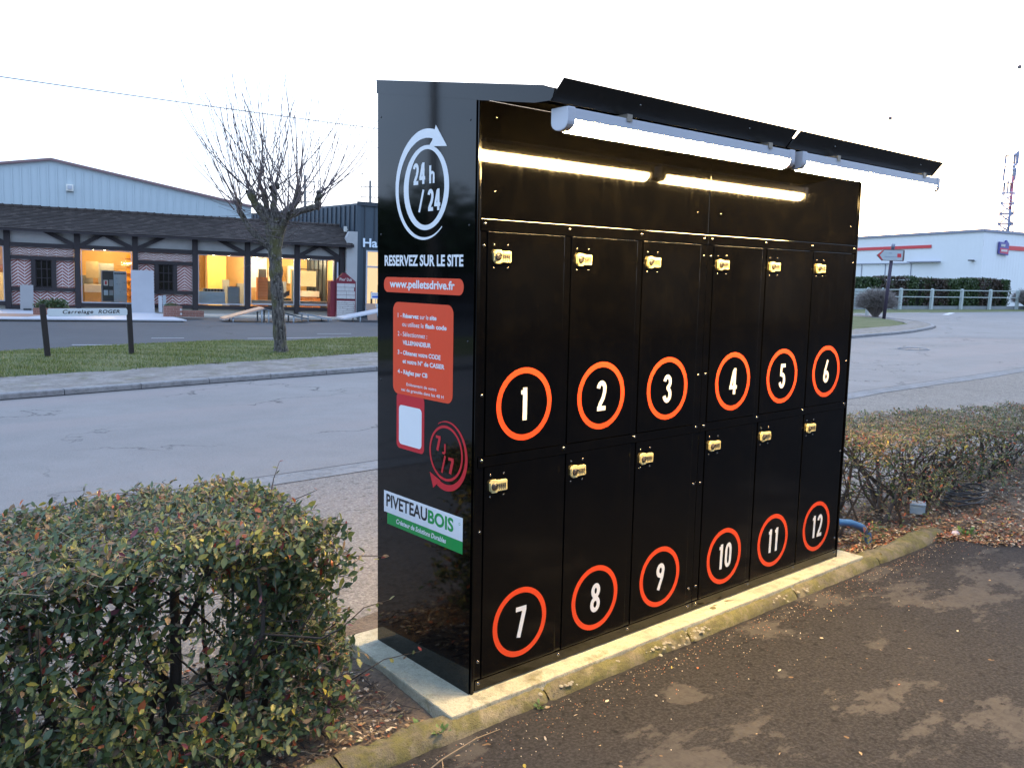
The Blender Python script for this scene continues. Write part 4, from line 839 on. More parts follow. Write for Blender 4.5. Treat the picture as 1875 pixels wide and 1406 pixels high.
def bush(name, label, cat, c, r, n, mats, size=.05, parent=None, T=None, flat=.8, low=-.5):
    P = RNG.normal(0, 1, (n, 3)); P /= np.linalg.norm(P, axis=1)[:, None]; rr = RNG.uniform(.35, 1, n)**.5*(1+.18*np.sin(P[:, 0]*5+P[:, 2]*7)+.12*np.sin(P[:, 1]*9)); P = P*rr[:, None]*np.array(r); k = P[:, 2] > low*r[2]; P = P[k]; n = len(P)
    P += np.array(c); d = RNG.normal(0, 1, (n, 3)); d /= np.linalg.norm(d, axis=1)[:, None]; s = np.cross(d, RNG.normal(0, 1, (n, 3))); s /= np.linalg.norm(s, axis=1)[:, None]; L_ = RNG.uniform(.6, 1.3, n)[:, None]*size
    V = np.stack([P-d*L_, P+s*L_*.35, P+d*L_, P-s*L_*.35], 1).reshape(-1, 3); F = np.arange(4*n).reshape(-1, 4)
    return fast_mesh(name, V, F, mats, RNG.integers(0, len(mats), n))
sh = shop_empty('planter_shrub', 1.5, -3.65, .32, label='small green shrub growing in the brick planter', cat='shrub'); link('foliage', bush('foliage', '', '', (0, 0, .1), (.5, .2, .2), 900, LEAF[:3], .06), sh)
b = MB(); b.tube([(0, 0, -.05), (.1, 0, .2)], .01, M_BARK, 4); b.build('stem', sh)
sh = shop_empty('planter_shrub', 5.2, -3.65, .46, label='tiny green plant in the taller brick planter', cat='shrub'); link('foliage', bush('foliage', '', '', (0, 0, .03), (.2, .12, .08), 200, LEAF[:3], .04), sh)
b = MB(); b.tube([(0, 0, -.03), (.02, 0, .06)], .006, M_BARK, 4); b.build('stem', sh)
# display ramps: a tiled board on thin steel legs
M_LEG = simple('galvanised_leg', (.42, .46, .50), .5)
def ramp(u, v, L_, dd, h0, h1, mat, label, legs):
    e = shop_empty('display_ramp', u, v, 0, label=label, cat='display ramp', group='sloping tile boards before the showroom')
    b = MB(); b.prism([(0, h0), (L_, h1), (L_, h1+.04), (0, h0+.04)], 0, dd, mat); b.build('tile_board', e)
    b = MB(); b.prism([(-.01, h0-.012), (L_+.01, h1-.012), (L_+.01, h1-.001), (-.01, h0-.001)], -.02, dd+.02, M_LEG); b.build('frame', e)
    for x, y in legs:
        hz = h0+(h1-h0)*x/L_-.013; b = MB(); b.tube([(x, y, 0), (x, y, hz)], .028, M_LEG, 6); b.build('leg', e)
ramp(6.75, -5.6, 1.35, 1.1, .10, .50, simple('terracotta_board', (.50, .30, .20), .6, .1, 3), 'terracotta tiled board sloping up on thin legs', [(.32, .05), (.32, 1.0), (1.28, .05), (1.28, 1.0)])
ramp(8.15, -5.55, 1.5, 1.05, .50, .14, M_DARKB, 'dark tiled board sloping down behind the tree trunk', [(.12, .05), (.12, 1.0), (.98, .05), (.98, 1.0)])
ramp(9.75, -4.6, .95, 1.3, .28, .10, simple('blue_grey_board', (.22, .26, .30), .5, .1, 3), 'blue grey square board lying low beyond the tree', [(.1, .1), (.1, 1.2), (.85, .1), (.85, 1.2)])
ramp(11.2, -4.4, 1.9, 1.2, .12, .52, M_SLAB, 'white tiled board sloping up beside the dark building', [(.65, .05), (.65, 1.1), (1.75, .05), (1.75, 1.1)])
e = shop_empty('leaning_panels', 12.7, -2.4, 0, label='brown and grey floor panels tilted behind the white board', cat='panel stand')
for i, (mt, u0) in enumerate(((simple('brown_panel', (.33, .21, .15), .6, .1), 0), (M_GRYT, .42), (M_GRYT, .9))):
    b = MB(); b.box(u0, u0+.4, 0, .03, 0, .75, mt, T=Matrix.Rotation(R(-28), 4, 'X')); b.build('panel', e)
b = MB(); b.box(.1, 1.2, .3, .34, 0, .5, M_LEG); b.build('support', e)
e = shop_empty('price_sign', 12.95, -1.9, .85, label='small white sign with blue scribbles on top of the tilted panels', cat='sign')
b = MB(); b.box(0, .42, 0, .02, 0, .26, M_WBD); b.build('plate', e); b = MB(); M_BLU = simple('blue_print', (.05, .12, .5), .5)
for i in range(5): b.beam((.05+i*.06, -.004, .17), (.09+i*.06, -.004, .21), .02, .004, M_BLU)
b.prism([(.05, .05), (.3, .04), (.38, .08), (.3, .13), (.06, .12)], -.006, -.001, M_BLU); b.build('print', e); b = MB(); b.tube([(.2, .01, -.85), (.2, .01, 0)], .012, M_LEG); b.build('post', e)
# red framed sign with stone samples
M_MAR = simple('dark_red_paint', (.17, .012, .025), .5, .1); M_STONE = simple('split_stone', (.52, .49, .47), .9, .18, 9, bump=.6)
e = shop_empty('stone_sample_stand', 11.36, -1.55, -.02, label='dark red framed stand with pale split stone samples and a pointed top', cat='sample stand')
b = MB(); b.prism([(.24, 0), (1.05, 0), (1.05, 1.5), (1.07, 1.52), (.62, 1.88), (.50, 1.88), (.24, 1.6)], 0, .05, M_MAR); b.box(.03, .24, .1, .6, 0, 1.55, M_MAR); b.build('frame', e)
for (z0, z1, st) in ((.12, .76, 8), (.84, 1.46, 4)):
    for r in range(st):
        x = .27; zz = z0+(z1-z0)*r/st; hh = (z1-z0)/st-.012
        while x < 1.0:
            L_ = min(random.uniform(.25, .5), 1.02-x)
            if L_ > .05: b = MB(); b.box(x, x+L_-.01, -.03-random.uniform(0, .015), -.001, zz, zz+hh, M_STONE); b.build('stone', e, bevel=.004)
            x += L_
b = MB(); T = Matrix(((1, 0, 0, 0), (0, 0, -1, -.003), (0, 1, 0, 0), (0, 0, 0, 1))); lettering(b, "Pier'", T, .38, 1.56, .26, .11, M_WBD, 0); b.build('lettering', e); b = MB(); lettering(b, 'Dub', T, .68, 1.56, .20, .11, M_WBD, 0); b.build('lettering', e)
# ================================================================ SIGNBOARD ON TWO POSTS
q0, q1 = Vector((1.67, 13.92, .03)), Vector((3.065, 13.785, .03)); tt = (q1-q0).normalized()
sg = empty('signboard', q0, math.atan2(tt.y, tt.x), label='white signboard on two dark wooden posts standing on the grass verge', cat='signboard')
M_POST = simple('dark_post_wood', (.022, .016, .014), .8, .3, 20, bump=.3); LS = (q1-q0).length
for x, dx, ttl in ((0.01, .0, .93), (LS, -.0, .93)):
    b = MB(); b.prism([(x-.045+.05, 0), (x+.045+.05, 0), (x+.045-.0, ttl), (x-.045-.0, ttl)] if x < .5 else [(x-.04, 0), (x+.04, 0), (x+.02, ttl), (x-.06, ttl)], -.01, .07, M_POST); b.build('post', sg, bevel=.004)
M_SB = simple('pale_sign_paint', (.58, .62, .64), .5, .04)
bx0, bx1, bz0, bz1 = .075, LS-.055, .725, .855
b = MB(); b.prism([(bx0, bz0+.03), (bx0+.02, bz0), (bx1-.02, bz0), (bx1, bz0+.03), (bx1, bz1-.03), (bx1-.02, bz1), (bx0+.02, bz1), (bx0, bz1-.03)], -.022, 0, M_SB); b.build('board', sg, bevel=.003)
b = MB(); T = Matrix(((1, 0, 0, 0), (0, 0, -1, -.0225), (0, 1, 0, 0), (0, 0, 0, 1)))
lettering(b, 'Carrelage', T, .31, .768, .48, .064, M_TXT, .022, shear=.2, spacing=1.15); b.build('lettering', sg); b = MB(); lettering(b, 'ROGER', T, .87, .768, .35, .064, M_TXT, .024, shear=.2, spacing=1.1); b.build('lettering', sg)
# ================================================================ POLLARDED TREE
TB = Vector((5.646, 13.165, .07)); VR = Vector((.90, -.437, 0)); VD = Vector((.437, .90, 0)); PX = .01065
def tp(px_, py_, dep=0): return TB + VR*((px_-515)*PX) + Vector((0, 0, 1))*((655-py_)*PX - .07+.0) + VD*dep
def m_bark():
    s = NT('mossy_bark'); n = s.noise(9, 5, .65); st = s.noise(30, 4, .6, stretch=(1, 1, .25)); c = s.mix(s.ramp(st, (.35, 0), (.65, 1)), (.02, .017, .015), (.14, .125, .11))
    ms = s.ramp(s.noise(3.5, 5, .65), (.5, 0), (.62, 1)); c = s.mix(s.math('MULTIPLY', ms, .75), c, (.10, .095, .03)); sp = s.ramp(s.noise(22, 2, .5), (.62, 0), (.68, 1)); c = s.mix(s.math('MULTIPLY', sp, .6), c, (.27, .25, .22))
    s.base(c); s.set(Roughness=.95); s.bump(s.math('ADD', st, n), 1.0, .03); return s.m
M_TBARK = m_bark(); M_SHOOT = simple('thin_shoot_bark', (.13, .10, .10), .7, .3, 20); M_CUT = simple('sawn_wood', (.17, .12, .11), .8)
tree = empty('pollarded_tree', TB, label='bare pollarded tree with knobby limbs and long thin upright shoots', cat='tree')
iT = Matrix.Translation(-TB)
def wob(pts, rad, n=10, mat=M_TBARK, seg=5, amp=.02):
    P, Rr = [], []
    for i in range(len(pts)-1):
        for k in range(seg):
            t = k/seg; P.append(pts[i].lerp(pts[i+1], t)+Vector((random.uniform(-amp, amp), random.uniform(-amp, amp), 0))); Rr.append((rad[i]+(rad[i+1]-rad[i])*t)*random.uniform(.9, 1.13))
    P.append(pts[-1]); Rr.append(rad[-1]*.8); b = MB(); b.tube([p-TB for p in P], Rr, mat, n); return b
wob([tp(516, 662), tp(514, 640), tp(511, 580), tp(508, 520), tp(506, 470), tp(508, 425), tp(510, 408)], [.175, .125, .115, .115, .135, .19, .15], 14, seg=6, amp=.008).build('trunk', tree)
heads = []
LIMBS = [([(508, 436), (488, 405), (474, 388), (466, 368)], [.13, .09, .075, .09], -.1), ([(506, 470), (484, 452), (462, 428), (446, 400), (443, 382)], [.085, .065, .055, .05, .06], .25),
         ([(512, 430), (530, 408), (552, 398), (580, 390), (584, 366)], [.10, .075, .06, .055, .055], -.15), ([(510, 425), (528, 400), (546, 380), (550, 358)], [.10, .075, .06, .055], .3),
         ([(508, 420), (506, 390), (508, 352)], [.11, .06, .045], .1), ([(504, 440), (498, 410), (492, 388), (488, 366)], [.10, .07, .05, .05], .4), ([(512, 440), (520, 425), (528, 412), (535, 402)], [.09, .08, .06, .06], -.4)]
for pts, rad, dep in LIMBS:
    P = [tp(x, y, dep*i/(len(pts)-1)) for i, (x, y) in enumerate(pts)]; wob(P, rad, 9, seg=4, amp=.012).build('limb', tree); heads.append((P[-1], (P[-1]-P[-2]).normalized()))
    heads.append((P[-2], (P[-1]-P[-2]).normalized()))
for p, d in heads[::2]:
    b = MB(); 
    for k in range(4): b.dome(p-TB+Vector((random.gauss(0, .03), random.gauss(0, .03), random.uniform(-.1, .02))), (random.gauss(0, 1), random.gauss(0, 1), .6), random.uniform(.04, .075), M_TBARK, 1, 8)
    b.build('knob', tree)
sh_b = MB(); nsh = 0
def shoot(p, d, L_, r0, curve):
    n = 9; P = [p]; q = p.copy(); dd = d.normalized()
    for i in range(n): dd = (dd+curve/n+Vector((random.gauss(0, .025), random.gauss(0, .025), random.gauss(0, .015)))).normalized(); q = q+dd*L_/n; P.append(q.copy())
    sh_b.tube([a-TB for a in P], [r0*(1-.68*i/n) for i in range(n+1)], M_SHOOT, 4, cap=False); return P
for (p, d) in heads:
    lat = (p-TB).dot(VR); k0 = 9
    for i in range(k0):
        side = VR*(lat*.38+random.gauss(0, .36))+VD*random.gauss(0, .34); L_ = random.uniform(1.3, 2.9)*(1 if p.z > 2.6 else .85)
        P = shoot(p+Vector((random.gauss(0, .04), random.gauss(0, .04), random.uniform(-.08, .05))), side*1.25+Vector((0, 0, random.uniform(.5, 1.0))), L_, random.uniform(.008, .0135), Vector((0, 0, .75))+side*-.1)
        if random.random() < .5: m = random.randrange(3, 7); shoot(P[m], (P[m]-P[m-1]).normalized()+Vector((random.gauss(0, .5), random.gauss(0, .5), .1)), L_*.4, .0045, Vector((0, 0, .5)))
for i in range(60):   # low fine side twigs round the fork
    p = tp(random.uniform(470, 535), random.uniform(400, 462), random.uniform(-.2, .3)); s = random.choice((-1, -1, 1)); shoot(p, VR*s*random.uniform(.5, 1)+VD*random.gauss(0, .5)+Vector((0, 0, random.uniform(-.35, .6))), random.uniform(.4, 1.3), .0055, Vector((0, 0, random.uniform(-.2, .5))))
sh_b.build('shoots', tree)['kind'] = 'stuff'
# ================================================================ POLES AND WIRES
M_CPOLE = simple('grey_pole', (.16, .15, .14), .8)
def pole(x, y, top, label):
    e = empty('telegraph_pole', (x, y, -.6), label=label, cat='utility pole', group='telegraph poles behind the buildings'); vr = Vector((.88, -.47, 0)); b = MB(); b.tube([(0, 0, 0), (0, 0, top+.6)], [.16, .11], M_CPOLE, 8); b.build('mast', e)
    for z in (-.55, -1.45, -2.3):
        b = MB(); c = Vector((0, 0, top+.6+z)); b.beam(c-vr*.85, c+vr*.85, .07, .07, M_CPOLE, (0, 0, 1)); b.build('crossarm', e)
        for k in (-.8, -.4, .4, .8): b = MB(); b.tube([c+vr*k, c+vr*k-Vector((0, 0, .12))], .03, M_CPOLE, 6); b.build('insulator', e)
pole(34.96, 68.47, 9.95, 'telegraph pole with crossarms seen through the bare tree'); pole(39.88, 65.69, 9.7, 'telegraph pole with crossarms rising over the dark clad building')
def wire(name, a, c, sag, r, label, cat='overhead cable'):
    a, c = Vector(a), Vector(c); b = MB(); b.tube([a.lerp(c, i/24)-Vector((0, 0, 4*sag*(i/24)*(1-i/24))) for i in range(25)], r, M_CPOLE, 5); tag(b.build(name), label, cat)
d_ = Vector((15.493-3.549, 25.497-25.871, 0)).normalized()
wire('overhead_cable', Vector((3.549, 25.871, 7.02))-d_*14, Vector((15.493, 25.497, 7.02))+d_*16, .25, .0145, 'long dark cable crossing the sky above the bare tree')
wire('overhead_cable', (60, 72, 21.8), (150, 36, 25.2), .6, .012, 'faint high voltage cable far behind the visor')
for (x, y, z, r, lb) in ((105.281, 51.342, 21.68, .24, 'small dark marker ball in the sky above the visor end'), (110.64, 38.98, 26.67, .24, 'small marker ball high near the mast'), (39.27, 66.06, 10.28, .08, 'tiny dark marker ball beside the telegraph pole')):
    b = MB(); b.dome((0, 0, 0), (0, 0, 1), r, simple('marker_purple', (.16, .07, .10), .5), 1, 14, 5); b.dome((0, 0, 0), (0, 0, -1), r, M_CPOLE, 1, 14, 5); o = b.build('marker_ball'); o.location = (x, y, z); tag(o, lb, 'marker ball')
# ================================================================ WHITE STORE BEYOND THE JUNCTION
M_WCL = simple('white_cladding', (.74, .745, .76), .6, .03, .8); M_WTR = simple('grey_roof_trim', (.25, .26, .33), .6); M_RBAND = simple('red_band', (.62, .04, .05), .5, .05)
C0 = Vector((67.93, 24.70, 0)); C1 = Vector((74.76, 38.24, 0)); C2 = Vector((74.01, 24.10, 0))
st = empty('white_store', C0, label='white clad store with red stripe across the junction', cat='store building')
dA = (C1-C0).normalized(); dB = Vector((dA.y, -dA.x, 0)); dB = (C2-C0).normalized()
def face(d, nrm): return Matrix((d, nrm, Vector((0, 0, 1)))).transposed().to_4x4()
TA = face(dA, Vector((-dA.y, dA.x, 0))); TBm = face(dB, Vector((dB.y, -dB.x, 0)))
A_, B_ = dA*30, dB*30; b = MB(); b.prism([(0, 0), (B_.x, B_.y), (B_.x+A_.x, B_.y+A_.y), (A_.x, A_.y)], -.3, 5.62, M_WCL, 'z'); b.build('wall', st)
b = MB()
for T in (TA, TBm):
    for i in range(66): b.box(.3+i*.45, .40+i*.45, .0, .005, -.1, 5.5, M_WCL, T=T)
b.build('cladding_rib', st)['kind'] = 'stuff'
for T in (TA, TBm): b = MB(); b.box(-.05, 30, .031, .12, 5.52, 5.72, M_WTR, T=T); b.build('roof_edge', st)
b = MB(); b.box(5.5, 30, .02, .08, 4.45, 4.70, M_RBAND, T=TA); b.build('red_stripe', st)
b = MB(); b.box(3.6, 30, .02, .08, 4.28, 4.60, M_RBAND, T=TBm); b.build('red_stripe', st)
b = MB(); b.box(4.3, 7.8, .05, .45, 3.30, 3.38, M_WTR, T=TA); b.box(7.7, 20, .05, .2, 3.22, 3.28, M_WTR, T=TA); b.build('canopy_ledge', st)
for q in (7.7, 11.0, 14.3): b = MB(); b.box(q, q+.06, .031, .06, -.1, 3.2, M_WTR, T=TA); b.build('door_joint', st)
b = MB(); b.box(.7, 1.1, .05, .3, 3.35, 3.44, M_DARKB, T=TA); b.build('wall_lamp', st)
M_SGB = simple('purple_blue_sign', (.10, .09, .30), .5); b = MB()
b.prism([(2.1, 3.95), (3.5, 3.85), (3.5, 4.75), (3.1, 5.0), (3.0, 4.8), (2.1, 4.85)], .06, .2, M_SGB, T=TBm); sgn = b.build('shop_sign', st)
b = MB(); b.prism([(2.16, 4.02), (3.44, 3.95), (3.44, 4.35), (2.16, 4.4)], .205, .22, simple('pink_red_sign', (.55, .05, .12), .5), T=TBm); [b.box(2.3+i*.16, 2.40+i*.16, .225, .24, 4.12, 4.28, M_WBD, T=TBm) for i in range(6)]; [b.box(2.25+i*.16, 2.34+i*.16, .225, .24, 4.5, 4.68, M_WBD, T=TBm) for i in range(4)]; b.build('sign_print', sgn)
# concrete rail fence
FA, FB = Vector((52.53, 23.31, 0)), Vector((63.63, 20.45, 0)); fd = (FB-FA).normalized(); fn = Vector((-fd.y, fd.x, 0)); FL = (FB-FA).length
M_FEN = simple('pale_green_grey_concrete', (.42, .46, .44), .8, .1, 2)
fe = empty('concrete_rail_fence', FA+Vector((0, 0, G)), math.atan2(fd.y, fd.x), label='pale concrete post and rail fence in front of the dark hedge', cat='fence'); sp = FL/4
for i in range(-3, 10):
    x = i*sp; b = MB(); b.prism([(x-.10, 0), (x+.08, 0), (x+.11, 1.3), (x+.03, 1.35), (x-.05, 1.3)], 0, .16, M_FEN); b.build('post', fe)
    for z in (1.22, .78): b = MB(); b.box(x+.12, x+sp-.11, .04, .1, z, z+.055, M_FEN); b.build('rail', fe)
b = MB(); b.box(-3*sp, 10*sp, .2, .35, -.05, .22, simple('low_grey_wall', (.24, .25, .25), .9, .3, 1)); b.build('low_wall', fe)
# pale board fence
bf = empty('board_fence', FA+fd*-3.2+fn*.9+Vector((0, 0, G)), math.atan2(fd.y, fd.x), label='pale horizontal board fence behind the round bare bush', cat='fence')
for i in range(6): b = MB(); b.box(-6, 2.7, 0, .04, .15+i*.19, .15+i*.19+.165, M_FEN); b.build('board', bf)
for x in (-6, -4, -2, 0, 2.6): b = MB(); b.box(x, x+.1, .045, .14, 0, 1.35, M_FEN); b.build('post', bf)
# clipped far hedges
def far_hedge(x0, x1, label, brown, h=1.95):
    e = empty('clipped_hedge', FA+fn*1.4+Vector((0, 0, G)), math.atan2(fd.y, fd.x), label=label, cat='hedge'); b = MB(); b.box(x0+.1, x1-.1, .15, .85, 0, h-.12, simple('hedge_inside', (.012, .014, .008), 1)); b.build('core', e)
    n = int((x1-x0)*900); X = RNG.uniform(x0, x1, n); t = RNG.uniform(0, 1, n); top = RNG.uniform(0, 1, n) < .35; Y = np.where(top, RNG.uniform(0, 1, n), RNG.normal(.05, .05, n)); Z = np.where(top, h+RNG.normal(0, .04, n), RNG.uniform(.1, h, n)); Z += .06*np.sin(X*.8)+.03*np.sin(X*3.1); Y += .06*np.sin(X*2.1+Z*3)
    P = np.stack([X, Y, Z], 1); d = RNG.normal(0, 1, (n, 3)); d[:, 2] = np.abs(d[:, 2])+.6; d /= np.linalg.norm(d, axis=1)[:, None]; s = np.cross(d, RNG.normal(0, 1, (n, 3))); s /= np.linalg.norm(s, axis=1)[:, None]; L_ = RNG.uniform(.05, .11, n)[:, None]
    V = np.stack([P-d*L_, P+s*L_*.5, P+d*L_, P-s*L_*.5], 1).reshape(-1, 3); br = np.sin(X*1.15+brown)+.4*np.sin(X*3.3+Z*1.2)+RNG.normal(0, .3, n); mi = np.where(br > .45, 2, RNG.integers(0, 2, n)); mi = np.where((br > .9) & (RNG.uniform(0, 1, n) < .4), 3, mi)
    link('foliage', fast_mesh('foliage', V, np.arange(4*n).reshape(-1, 4), [leafm('conifer_green', (.032, .060, .018), .1), leafm('conifer_light', (.055, .085, .025), .1), leafm('conifer_brown', (.075, .05, .035), .1), leafm('conifer_dark', (.03, .022, .018), .1)], mi), e)
far_hedge(-9, 3.15, 'clipped dark green hedge with brown patches behind the fence', .4); far_hedge(3.55, 12.6, 'second clipped hedge beyond the gap in front of the white store', 2.1)
# direction sign
dp = Vector((35.75, 16.09, -.0)); ds = empty('direction_sign', dp, label='white arrow shaped direction sign with red square on a leaning dark pole', cat='road sign')
u_ = Vector((.77, -.638, 0)); T = Matrix((u_, Vector((-u_.y, u_.x, 0)), Vector((0, 0, 1)))).transposed().to_4x4(); M_DPOLE = simple('dark_purple_pole', (.05, .035, .06), .6)
b = MB(); b.tube([(0, 0, -.05), tuple(u_*.19+Vector((0, 0, 3.22)))], .075, M_DPOLE, 10); b.build('pole', ds); b = MB(); b.tube([tuple(u_*.188+Vector((0, 0, 3.12))), tuple(u_*.19+Vector((0, 0, 3.28)))], .08, M_WTR, 10); b.build('cap', ds)
b = MB(); b.prism([(-.56, 2.78), (-.32, 2.55), (.62, 2.53), (.65, 2.60), (.65, 2.98), (.62, 3.03), (-.28, 3.03)], -.15, -.08, simple('sign_rim_brown', (.16, .10, .09), .6), T=T); pn = b.build('panel', ds)
b = MB(); b.prism([(-.44, 2.78), (-.28, 2.57), (.56, 2.56), (.58, 3.0), (-.25, 3.0)], -.156, -.151, simple('sign_face', (.42, .46, .48), .5, .1, 4), T=T); b.build('sign_face', pn)
b = MB(); b.prism([(-.54, 2.78), (-.34, 2.58), (-.30, 2.58), (-.46, 2.78), (-.28, 3.0), (-.32, 3.0)], -.162, -.157, M_RBAND, T=T); b.box(.33, .50, -.162, -.157, 2.70, 2.86, M_RBAND, T=T)
for i in range(3): b.box(-.05+i*.05, -.02+i*.05, -.162, -.157, 2.86, 2.89, M_WTR, T=T)
for i in range(12): b.box(-.22+i*.045, -.19+i*.045, -.162, -.157, 2.70, 2.725, M_WTR, T=T)
b.build('sign_print', pn)
b = MB(); b.box(-.08, .08, -.05, .05, -.05, .68, simple('small_post_paint', (.45, .46, .42), .7)); o = b.build('marker_post', bevel=.01); o.location = (38.97, 18.54, .0); tag(o, 'short pale wooden post beside the round bare bush', 'marker post')
def twig_bush(name, c, r, n, label, mats, hgt):
    e = empty(name, c, label=label, cat='bush'); b = MB()
    for i in range(5): a = random.uniform(0, 6.28); b = MB(); b.tube([(0, 0, -.02), (.15*math.cos(a), .15*math.sin(a), hgt*.4), (.5*r*math.cos(a), .5*r*math.sin(a), hgt*.75)], [.05, .035, .015], M_BARK, 5); b.build('stem', e)
    b = MB()
    for i in range(n):
        a = random.uniform(0, 6.28); el = math.asin(random.uniform(-.35, 1)); k = random.uniform(.75, 1.03); x, y, z1 = math.cos(a)*math.cos(el)*k, math.sin(a)*math.cos(el)*k, hgt*(.52+.48*math.sin(el)*k)
        m0 = Vector((x*r*.5, y*r*.5, (z1*.6+.1))); m1 = Vector((x*r, y*r, z1)); b.tube([(x*.12, y*.12, random.uniform(0, .2)), m0, m1], [.012, .009, .006], mats[i % len(mats)], 3, cap=False)
        for q in range(3): b.tube([m0.lerp(m1, .4+.2*q), m1+Vector((random.gauss(0, .12), random.gauss(0, .12), random.gauss(0, .09)))], [.007, .004], mats[q % len(mats)], 3, cap=False)
    b.build('twigs', e)['kind'] = 'stuff'; return e
M_TW1 = simple('bush_twig', (.30, .26, .23), .9); M_TW2 = simple('bush_twig_dark', (.18, .15, .14), .9)
twig_bush('bare_bush', (37.57, 17.41, 0), .95, 900, 'round clipped bare bush beside the direction sign', [M_TW1, M_TW2], 1.32)
twig_bush('bare_bush', (64.6, 20.0, G), 1.25, 900, 'brownish bare bush at the end of the rail fence', [M_TW1, M_TW2], 1.45)
# lattice mast
M_MW = simple('hazy_mast_white', (.62, .58, .68), .6); M_MR = simple('hazy_mast_red', (.55, .16, .22), .6); M_MP = simple('hazy_mast_blue_grey', (.30, .31, .44), .6)  # mast tones lightened, distance haze put into the colours
ma = empty('lattice_mast', (232.6, 84.0, -.6), label='tall red and white lattice telecom mast with antennas', cat='telecom mast'); vr = Vector((.353, -.936, 0)); vd = Vector((.936, .353, 0))
def mp_(s_, z): return vr*s_+Vector((0, 0, z+.6))
secs = [(0, 14, 2.0), (14, 19, 1.75), (19, 24, 1.5)]
for j, (z0, z1, hw) in enumerate(secs):
    h2 = secs[j+1][2] if j < 2 else 1.4; mt = (M_MW, M_MP, M_MW)[j]
    for s_ in (-1, 1):
        b = MB()
        for dd in (-1, 1): b.tube([mp_(s_*hw, z0)+vd*dd*hw, mp_(s_*h2, z1)+vd*dd*h2], .13, mt, 5)
        b.build('leg_pair', ma)
    b = MB(); nb = 5 if j == 0 else 2
    for k in range(nb):
        za, zb = z0+(z1-z0)*k/nb, z0+(z1-z0)*(k+1)/nb; wa = hw+(h2-hw)*k/nb; wb = hw+(h2-hw)*(k+1)/nb
        for dd in (-1, 1):
            b.tube([mp_(-wa, za)+vd*dd*wa, mp_(wb, zb)+vd*dd*wb], .09, mt, 4); b.tube([mp_(wa, za)+vd*dd*wa, mp_(-wb, zb)+vd*dd*wb], .09, mt, 4); b.tube([mp_(-wb, zb)+vd*dd*wb, mp_(wb, zb)+vd*dd*wb], .12, mt, 4)
    b.build('lattice', ma)['kind'] = 'stuff'
for z0, z1, mt in ((10, 14, M_MW), (14, 20, M_MP), (20, 25, M_MR), (25, 28, M_MR), (28, 31, M_MW), (31, 33.5, M_MP)): b = MB(); b.tube([mp_(.7, z0), mp_(.75, z1)], .34 if z0 < 24 else .28, mt, 8); b.build('pole_section', ma)
for s_ in (-1.2, .9): b = MB(); b.tube([mp_(s_, 24), mp_(s_+.2, 33)], .08, M_MP, 5); b.build('upper_leg', ma)
for z in (26.4, 29.5, 30.4, 33): b = MB(); b.beam(mp_(-1.3, z), mp_(1.1, z), .15, 1.2, M_MP, (vd.x, vd.y, 0)); b.build('platform', ma)
for s_, z, h in ((-1.3, 27, 3), (1.2, 27, 3), (-.9, 23.5, 3), (.4, 24, 2.5), (1.5, 31, 3.2), (1.2, 30.5, 3.4), (-1.2, 31, 2), (-.2, 24, 3)): b = MB(); b.beam(mp_(s_, z), mp_(s_, z+h), .38, .25, M_MP if z > 24 else M_WTR, (vd.x, vd.y, 0)); b.build('antenna', ma)
for s_, z in ((-.9, 33), (-.7, 32), (1.4, 33.5)): b = MB(); b.tube([mp_(s_, z), mp_(s_, z+2.6)], .05, M_MP, 4); b.build('whip', ma)
# ================================================================ what stands behind and beside the camera (it shows in the glossy paint)
M_OB = simple('brown_brick_wall', (.025, .02, .018), .9, .3, 3); ob = empty('dark_store', (0, 0, 0), label='large dark brick store across the near parking', cat='store building')
b = MB(); b.box(-12, 36, -28, -15, -.3, 7.4, M_OB); b.build('wall', ob); b = MB(); b.box(-12.1, 36.1, -28.1, -14.9, 7.41, 7.6, M_DCL2); b.build('roof_edge', ob)
for i in range(6): b = MB(); b.box(-6+i*6, -3.2+i*6, -14.99, -14.95, .2, 2.4, M_DARKB); b.build('door', ob)
hs = empty('dark_house', (-22, 34, -.1), R(20), label='dark gabled house far along the road', cat='house')
b = MB(); b.prism([(-9, 0), (9, 0), (9, 3.0), (0, 4.9), (-9, 3.0)], 0, 9, simple('house_wall', (.10, .09, .085), .9)); b.build('wall', hs); b = MB(); b.prism([(-9.4, 2.9), (0, 4.92), (9.4, 2.9), (9.4, 3.1), (0, 5.12), (-9.4, 3.1)], -.4, 9.4, M_TILE); b.build('roof', hs)
for i, (x, y, h, r) in enumerate(((-14, 27, 4.7, 3.0), (-19, 26, 5.0, 3.2), (-24, 25, 4.8, 3.0), (-10.5, 30, 4.6, 2.6), (-31, 22, 5.0, 3.2), (-37, 17, 5.0, 3.2))):
    t_ = empty('evergreen_tree', (x, y, -.1), label='dark evergreen tree, %s of the row beyond the road' % ('first', 'second', 'third', 'fourth', 'fifth', 'sixth')[i], cat='tree', group='evergreens far along the road'); b = MB(); b.tube([(0, 0, 0), (0, 0, h*.6)], [.2, .1], M_TBARK, 7); b.build('trunk', t_)
    link('crown', bush('crown', '', '', (0, 0, h*.58), (r, r, h*.45), 2600, LEAF[:2], .22), t_)
pl2 = empty('lamp_post', (-6.4, 9.2, -.1), label='dark street lamp post beside the road', cat='lamp post'); b = MB(); b.tube([(0, 0, 0), (0, 0, 6.2)], [.09, .06], M_CPOLE, 8); b.build('mast', pl2); b = MB(); b.tube([(0, 0, 6.2), (.5, -.3, 6.5), (1.0, -.6, 6.5)], [.05, .05, .07], M_CPOLE, 8); b.build('lamp_arm', pl2)
